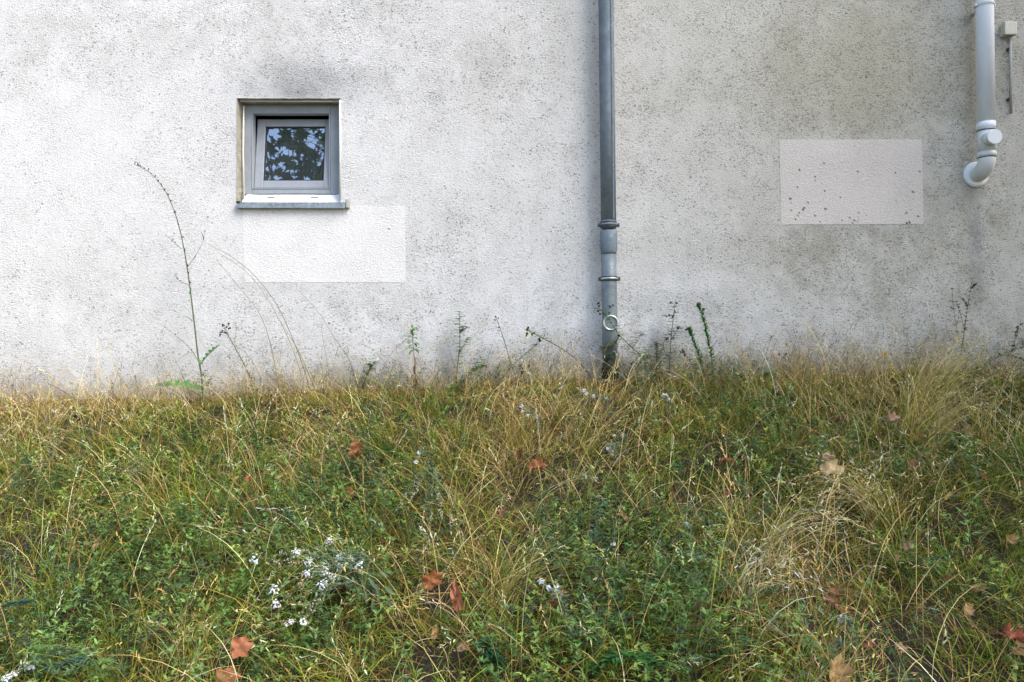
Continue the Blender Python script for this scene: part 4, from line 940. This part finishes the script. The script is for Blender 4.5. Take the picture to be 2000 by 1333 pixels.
leafy('yellow green broad leaves near the wall right of the downpipe', [(1238, 850), (1240, 835), (1252, 822)], (.04, .1, .13), (.20, .28, .05), (.03, .05), .7, n=5, kk=2)
leafy('pale blue green leafy stem pointing right at the bottom left', [(60, 1318), (110, 1305), (150, 1292), (180, 1285)], (.08, .12, .15, .17), (.09, .16, .10), (.025, .042), .26, kk=3)
leafy('dark green upright bush at the left edge below the wall', [(80, 1010), (70, 950), (60, 915), (50, 890)], (.04, .12, .18, .22), (.04, .09, .05), (.018, .03), .25, kk=6)

# ------------------------------------------------------------------ fallen leaves
def fallen(label, px_, py_, size, col, up=.12, tilt=None, curl=1.0, stretch=1.0, rotz=None, name='fallen_leaf'):
    c_ = raised(px_, py_, up); n = 60; vs = [(0, 0, 0)]; fs = []
    ph = rnd(0, 6.28); rings = 5
    def outline(a):
        l_ = 0
        for k, (ca, hh, wd) in enumerate([(0, 1.0, .30), (.95, .88, .28), (-.95, .88, .28), (1.9, .62, .28), (-1.9, .62, .28)]):
            dd = (a - ca + math.pi) % (2 * math.pi) - math.pi; l_ = max(l_, hh * math.exp(-(dd / wd) ** 2 * .5))
        return .56 + .44 * l_ + .05 * math.sin(a * 17 + ph) + .03 * math.sin(a * 31 + 2 * ph)
    for j in range(1, rings + 1):
        for i in range(n):
            a = 2 * math.pi * i / n; rr = outline(a) ** (1 if j == rings else .9) * j / rings * (1 if abs(a - math.pi) > .2 else .55)
            x, y = rr * math.cos(a), rr * math.sin(a) * stretch
            z = 1.3 * curl * (.55 * y * y + .34 * abs(y + .3 * math.sin(ph)) + .10 * math.sin(9 * x + 5 * y + ph) + .28 * math.sin(x * 3 + ph) * abs(y) + .12 * math.sin(6 * a + ph) * rr * rr + .15 * x * x * math.sin(ph))
            y2 = y * (1 - .30 * abs(curl) * min(1, abs(y)))
            vs.append((x, y2, z))
    for i in range(n): fs.append((0, 1 + i, 1 + (i + 1) % n))
    for j in range(1, rings):
        for i in range(n): a = 1 + (j - 1) * n; b_ = a + n; fs.append((a + i, b_ + i, b_ + (i + 1) % n, a + (i + 1) % n))
    s_ = size * .57; tl = tilt if tilt else (rnd(.5, 1.1), rnd(-.4, .4)); rz = rnd(0, 6.28) if rotz is None else rotz
    mt = Matrix.Rotation(tl[1], 4, 'Y') @ Matrix.Rotation(tl[0], 4, 'X') @ Matrix.Rotation(rz, 4, 'Z')
    V = [mt @ (Vector(v) * s_) for v in vs]
    o = empty(name, tuple(c_), label, 'leaf', 'dead leaves scattered on the bank')
    mb = MB(); mb.add([c_ + v for v in V], fs); 
    mb.c = [jit(tuple(cc * (.62 + .38 * min(1, max(0, .9 + .9 * math.sin(v.x * 2.9 * 60 / (size * 600) * 10 + ph) * math.sin(v.y * 170 + 2 * ph)))) for cc in col), .14) for v in V]
    mb.build('leaf_blade', M['dry'], o, smooth=True)
    mb = MB(); p = [c_ + mt @ (Vector((-.3 - k * .25, .02 * k * k, .03 * k)) * s_) for k in range(5)]; mb.tube(p, .0009, 4, col=tuple(v * .7 for v in col)); mb.build('leaf_stalk', M['dry'], o)
ORG = (.30, .115, .04); RED = (.21, .085, .032); TAN = (.36, .22, .09); PNK = (.33, .21, .11); DRK = (.12, .05, .025); PALE_ = (.52, .36, .18)
up_ = (1.35, 0)
for L_ in [
    ('upright orange brown leaf beside the vivid green clump', 695, 882, .115, ORG, .19, (1.45, .1), 1.3, .6, 1.5),
    ('dull brown leaf just under the upright orange one', 694, 908, .06, DRK, .08),
    ('small orange leaf among herbs in the upper left of the bank', 487, 938, .05, ORG, .10),
    ('small red leaf in a dark hollow at upper left', 203, 969, .05, RED, .08),
    ('narrow tan leaf standing at the left above the reddish ones', 251, 1006, .07, TAN, .12, (1.4, .2), 1.3, .45, 1.6),
    ('orange brown lobed leaf right of the white flower clusters', 840, 1137, .092, ORG, .20, (1.2, .35), .9, .8, .9),
    ('long curled orange leaf standing upright at bottom middle', 893, 1172, .125, (.40, .155, .07), .21, (1.45, -.15), 1.2, .42, 1.57),
    ('small pale folded leaf below and left of the long curled one', 849, 1240, .055, TAN, .13, (1.3, .1), 1.2, .5, 1.5),
    ('small pinkish tan leaf below the long curled one', 902, 1270, .05, PNK, .11),
    ('flat orange leaf with a hole low at the left of the bank', 467, 1269, .085, (.40, .14, .055), .18, (1.0, .1), .5, 1.0, .3),
    ('orange leaf cut by the bottom edge left of centre', 440, 1333, .09, ORG, .13, (.8, 0), .6, 1.0, .3),
    ('rust leaf lying flat beside the orange brown tuft', 1045, 917, .10, ORG, .12, (.7, .1), 1.0, .7, .1),
    ('dark red leaf at the top of the orange brown tuft', 1012, 890, .065, RED, .12),
    ('thin curved orange leaf sliver at centre of the bank', 1220, 1012, .07, (.55, .28, .12), .13, (1.4, -.3), 1.4, .3, 1.9),
    ('orange leaf with wavy edge in the upper right of centre', 1415, 903, .085, ORG, .18, (.6, .1), 1.3, .6, 0),
    ('small dark red leaf below the wavy orange one', 1425, 963, .05, RED, .10),
    ('dull brown leaf under grass at the right of centre', 1297, 1083, .07, DRK, .08),
    ('large crumpled pale leaf, brightest of all, right of centre', 1619, 921, .125, (.62, .45, .25), .21, (.75, 0), .9, .75, .1),
    ('pinkish leaf just above the large crumpled pale one', 1616, 897, .08, PNK, .17, (.9, 0), .8, .9, .4),
    ('pale pinkish leaf near the wall in the golden grass', 1740, 819, .085, (.42, .27, .17), .20, (.9, 0), 1.0, .7, .2),
    ('brown leaf buried in the big golden tuft', 1786, 913, .075, (.30, .15, .06), .12),
    ('small dark red leaf at the far right upper bank', 1920, 938, .055, RED, .08),
    ('deep red folded leaf at lower right', 1621, 1170, .085, RED, .17, (1.3, .3), 1.2, .6, 1.0),
    ('brown leaf lying just below the deep red folded one', 1641, 1195, .065, (.30, .11, .05), .11, (.6, .2), 1, .5, -.4),
    ('dark brown leaf left of the small white flowers at lower right', 1573, 1224, .06, DRK, .10),
    ('pinkish leaf on the bare soil patch', 1757, 1270, .055, PNK, .05, (.7, 0), .8, .9, .3),
    ('small cream leaf right of the bare soil patch', 1889, 1197, .055, TAN, .17, (.9, 0), .8, .8, .8),
    ('tan leaf near the right edge, halfway down', 1975, 1058, .07, TAN, .13, (1.0, .3), .9, .7, .6),
    ('small pink brown leaf above the level dark green branch', 1776, 1076, .055, PNK, .11),
    ('brown leaf left of the level dark green branch', 1750, 1092, .05, (.38, .22, .13), .12, (1.4, 0), 1, .4, 1.5),
    ('tan folded leaf right of the level dark green branch', 1906, 1152, .07, TAN, .09, (.8, 0), 1, .6, .3),
    ('red leaf right under the level dark green branch', 1850, 1133, .07, RED, .06, (.8, .3), 1, .5, .3),
    ('long red brown leaf at the lower right edge', 1975, 1243, .10, (.36, .09, .045), .12, (.6, .1), 1.1, .45, 0),
    ('tan leaf just below the long red brown one', 1984, 1272, .07, TAN, .09),
    ('large tan leaf cut by the bottom edge at lower right', 1632, 1322, .10, TAN, .15, (1.3, .1), .7, .9, 1.4),
    ('small red leaf behind the slender white flowered weed', 1099, 1163, .045, RED, .12),
    ('orange leaf below the slender white flowered weed', 1080, 1182, .055, ORG, .09),
    ('dark brown leaf left of the feathery blue green patch', 684, 970, .065, (.34, .16, .07), .07),
    ('orange brown leaf half hidden below the upright orange one', 716, 937, .07, (.36, .15, .07), .07),
    ('small orange leaf at the left edge halfway down', 148, 1066, .045, ORG, .10),
    ('tan orange leaf right of the small orange one at the left', 188, 1064, .055, (.50, .27, .14), .11, (1.3, 0), 1, .5, 1.5),
    ('dark rust leaf at the right side of the bare soil patch', 1695, 1262, .06, (.25, .07, .04), .06, (.9, .4), 1, .5, .8),
    ('tan leaf lying in the grass close to the wall at far right', 1885, 845, .07, (.5, .33, .16), .13),
    ('pink leaf under straw left of the large crumpled pale one', 978, 1002, .05, (.40, .18, .12), .08),
]: fallen(*L_)

# ------------------------------------------------------------------ trees behind the photographer (one mirrored in the pane, one unseen and added to dim the right)
def tree_mesh(seed, H, crown, nleaf, leafs, cols):
    r_ = np.random.default_rng(seed); random.seed(seed); tb = MB()
    tr = [Vector((0, 0, -.3)), Vector((.1, 0, H * .25)), Vector((-.05, .1, H * .5)), Vector((.1, 0, H * .85))]
    tp = curve(tr, 12); tb.tube(tp, [.24 - .2 * i / 12 for i in range(13)], 10); tips = []
    for k in range(46):
        i = random.randint(4, 12); b0 = tp[i]; a = rnd(0, 6.28); e_ = Vector((crown[0] * math.cos(a), crown[1] * math.sin(a), 0)) * rnd(.45, .95); e_.z = crown[2] + crown[3] * rnd(-.8, .8)
        p = curve([b0, b0.lerp(e_, .5) + Vector((0, 0, .5)), e_], 10); tb.tube(p, [.06 - .05 * j / 10 for j in range(11)], 6)
        for j in range(3, 11):
            for _ in range(2):
                t_ = p[j] + Vector((rnd(-1, 1), rnd(-1, 1), rnd(-.8, .8))) * .8; tb.tube([p[j], (p[j] + t_) / 2 + Vector((0, 0, .05)), t_], [.012, .008, .004], 4); tips.append(t_); tips.append((p[j] + t_) / 2)
    T = np.array([tuple(t) for t in tips]); ii = r_.integers(0, len(T), nleaf); P = T[ii] + r_.normal(size=(nleaf, 3)) * .24
    ang = [0, .35, .55, .95, 1.35, 1.9, 2.5, math.pi]; rad_ = [1, .62, .5, .92, .5, .7, .35, .12]
    o2 = [(a, q_) for a, q_ in zip(ang, rad_)] + [(-a, q_) for a, q_ in list(zip(ang, rad_))[1:-1][::-1]]
    m = len(o2); base = np.array([(0, 0, 0)] + [(q_ * math.cos(a), q_ * math.sin(a), -.15 * q_ * q_) for a, q_ in o2])
    s_ = leafs * r_.uniform(.6, 1.2, nleaf)
    ax = r_.normal(size=(nleaf, 3)); ax[:, 2] = np.abs(ax[:, 2]) + .6; ax /= np.linalg.norm(ax, axis=1)[:, None]
    u = np.cross(ax, r_.normal(size=(nleaf, 3))); u /= np.linalg.norm(u, axis=1)[:, None]; v = np.cross(ax, u)
    V = P[:, None, :] + s_[:, None, None] * (base[None, :, 0:1] * u[:, None, :] + base[None, :, 1:2] * v[:, None, :] + base[None, :, 2:3] * ax[:, None, :])
    k = len(base); b_ = (np.arange(nleaf) * k)[:, None, None]; F = np.array([[0, 1 + i, 1 + (i + 1) % m] for i in range(m)])[None] + b_
    C = np.repeat(np.array(cols)[r_.integers(0, len(cols), nleaf)] * (1 + .15 * r_.normal(size=(nleaf, 1))), k, axis=0)
    return tb, V.reshape(-1, 3), F.reshape(-1, 3), np.clip(C, .01, .5)
def tree(name, label, loc, seed, H, crown, nleaf, leafs, cols):
    o = empty(name, loc, label, 'tree'); tb, V, F, C = tree_mesh(seed, H, crown, nleaf, leafs, cols)
    tb.v = [tuple(Vector(v) + Vector(loc)) for v in tb.v]
    tb.build('trunk', M['bark'], o, smooth=True); np_mesh('crown', V, F, C, M['crown'], o)
CG = [(.05, .09, .025), (.07, .12, .03), (.04, .075, .025)]
tree('maple_tree', 'leafy broadleaf tree mirrored in the window pane', (-5.0, -11.5, 0), 5, 9.5, (3.6, 3.2, 7.2, 2.6), 4300, .19, CG)
tree('added_shade_tree', 'dense unseen broadleaf tree added at right behind the viewpoint to shade the wall', (8.6, -5.0, 0), 9, 10.5, (4.0, 3.4, 6.6, 3.6), 9500, .23, CG)
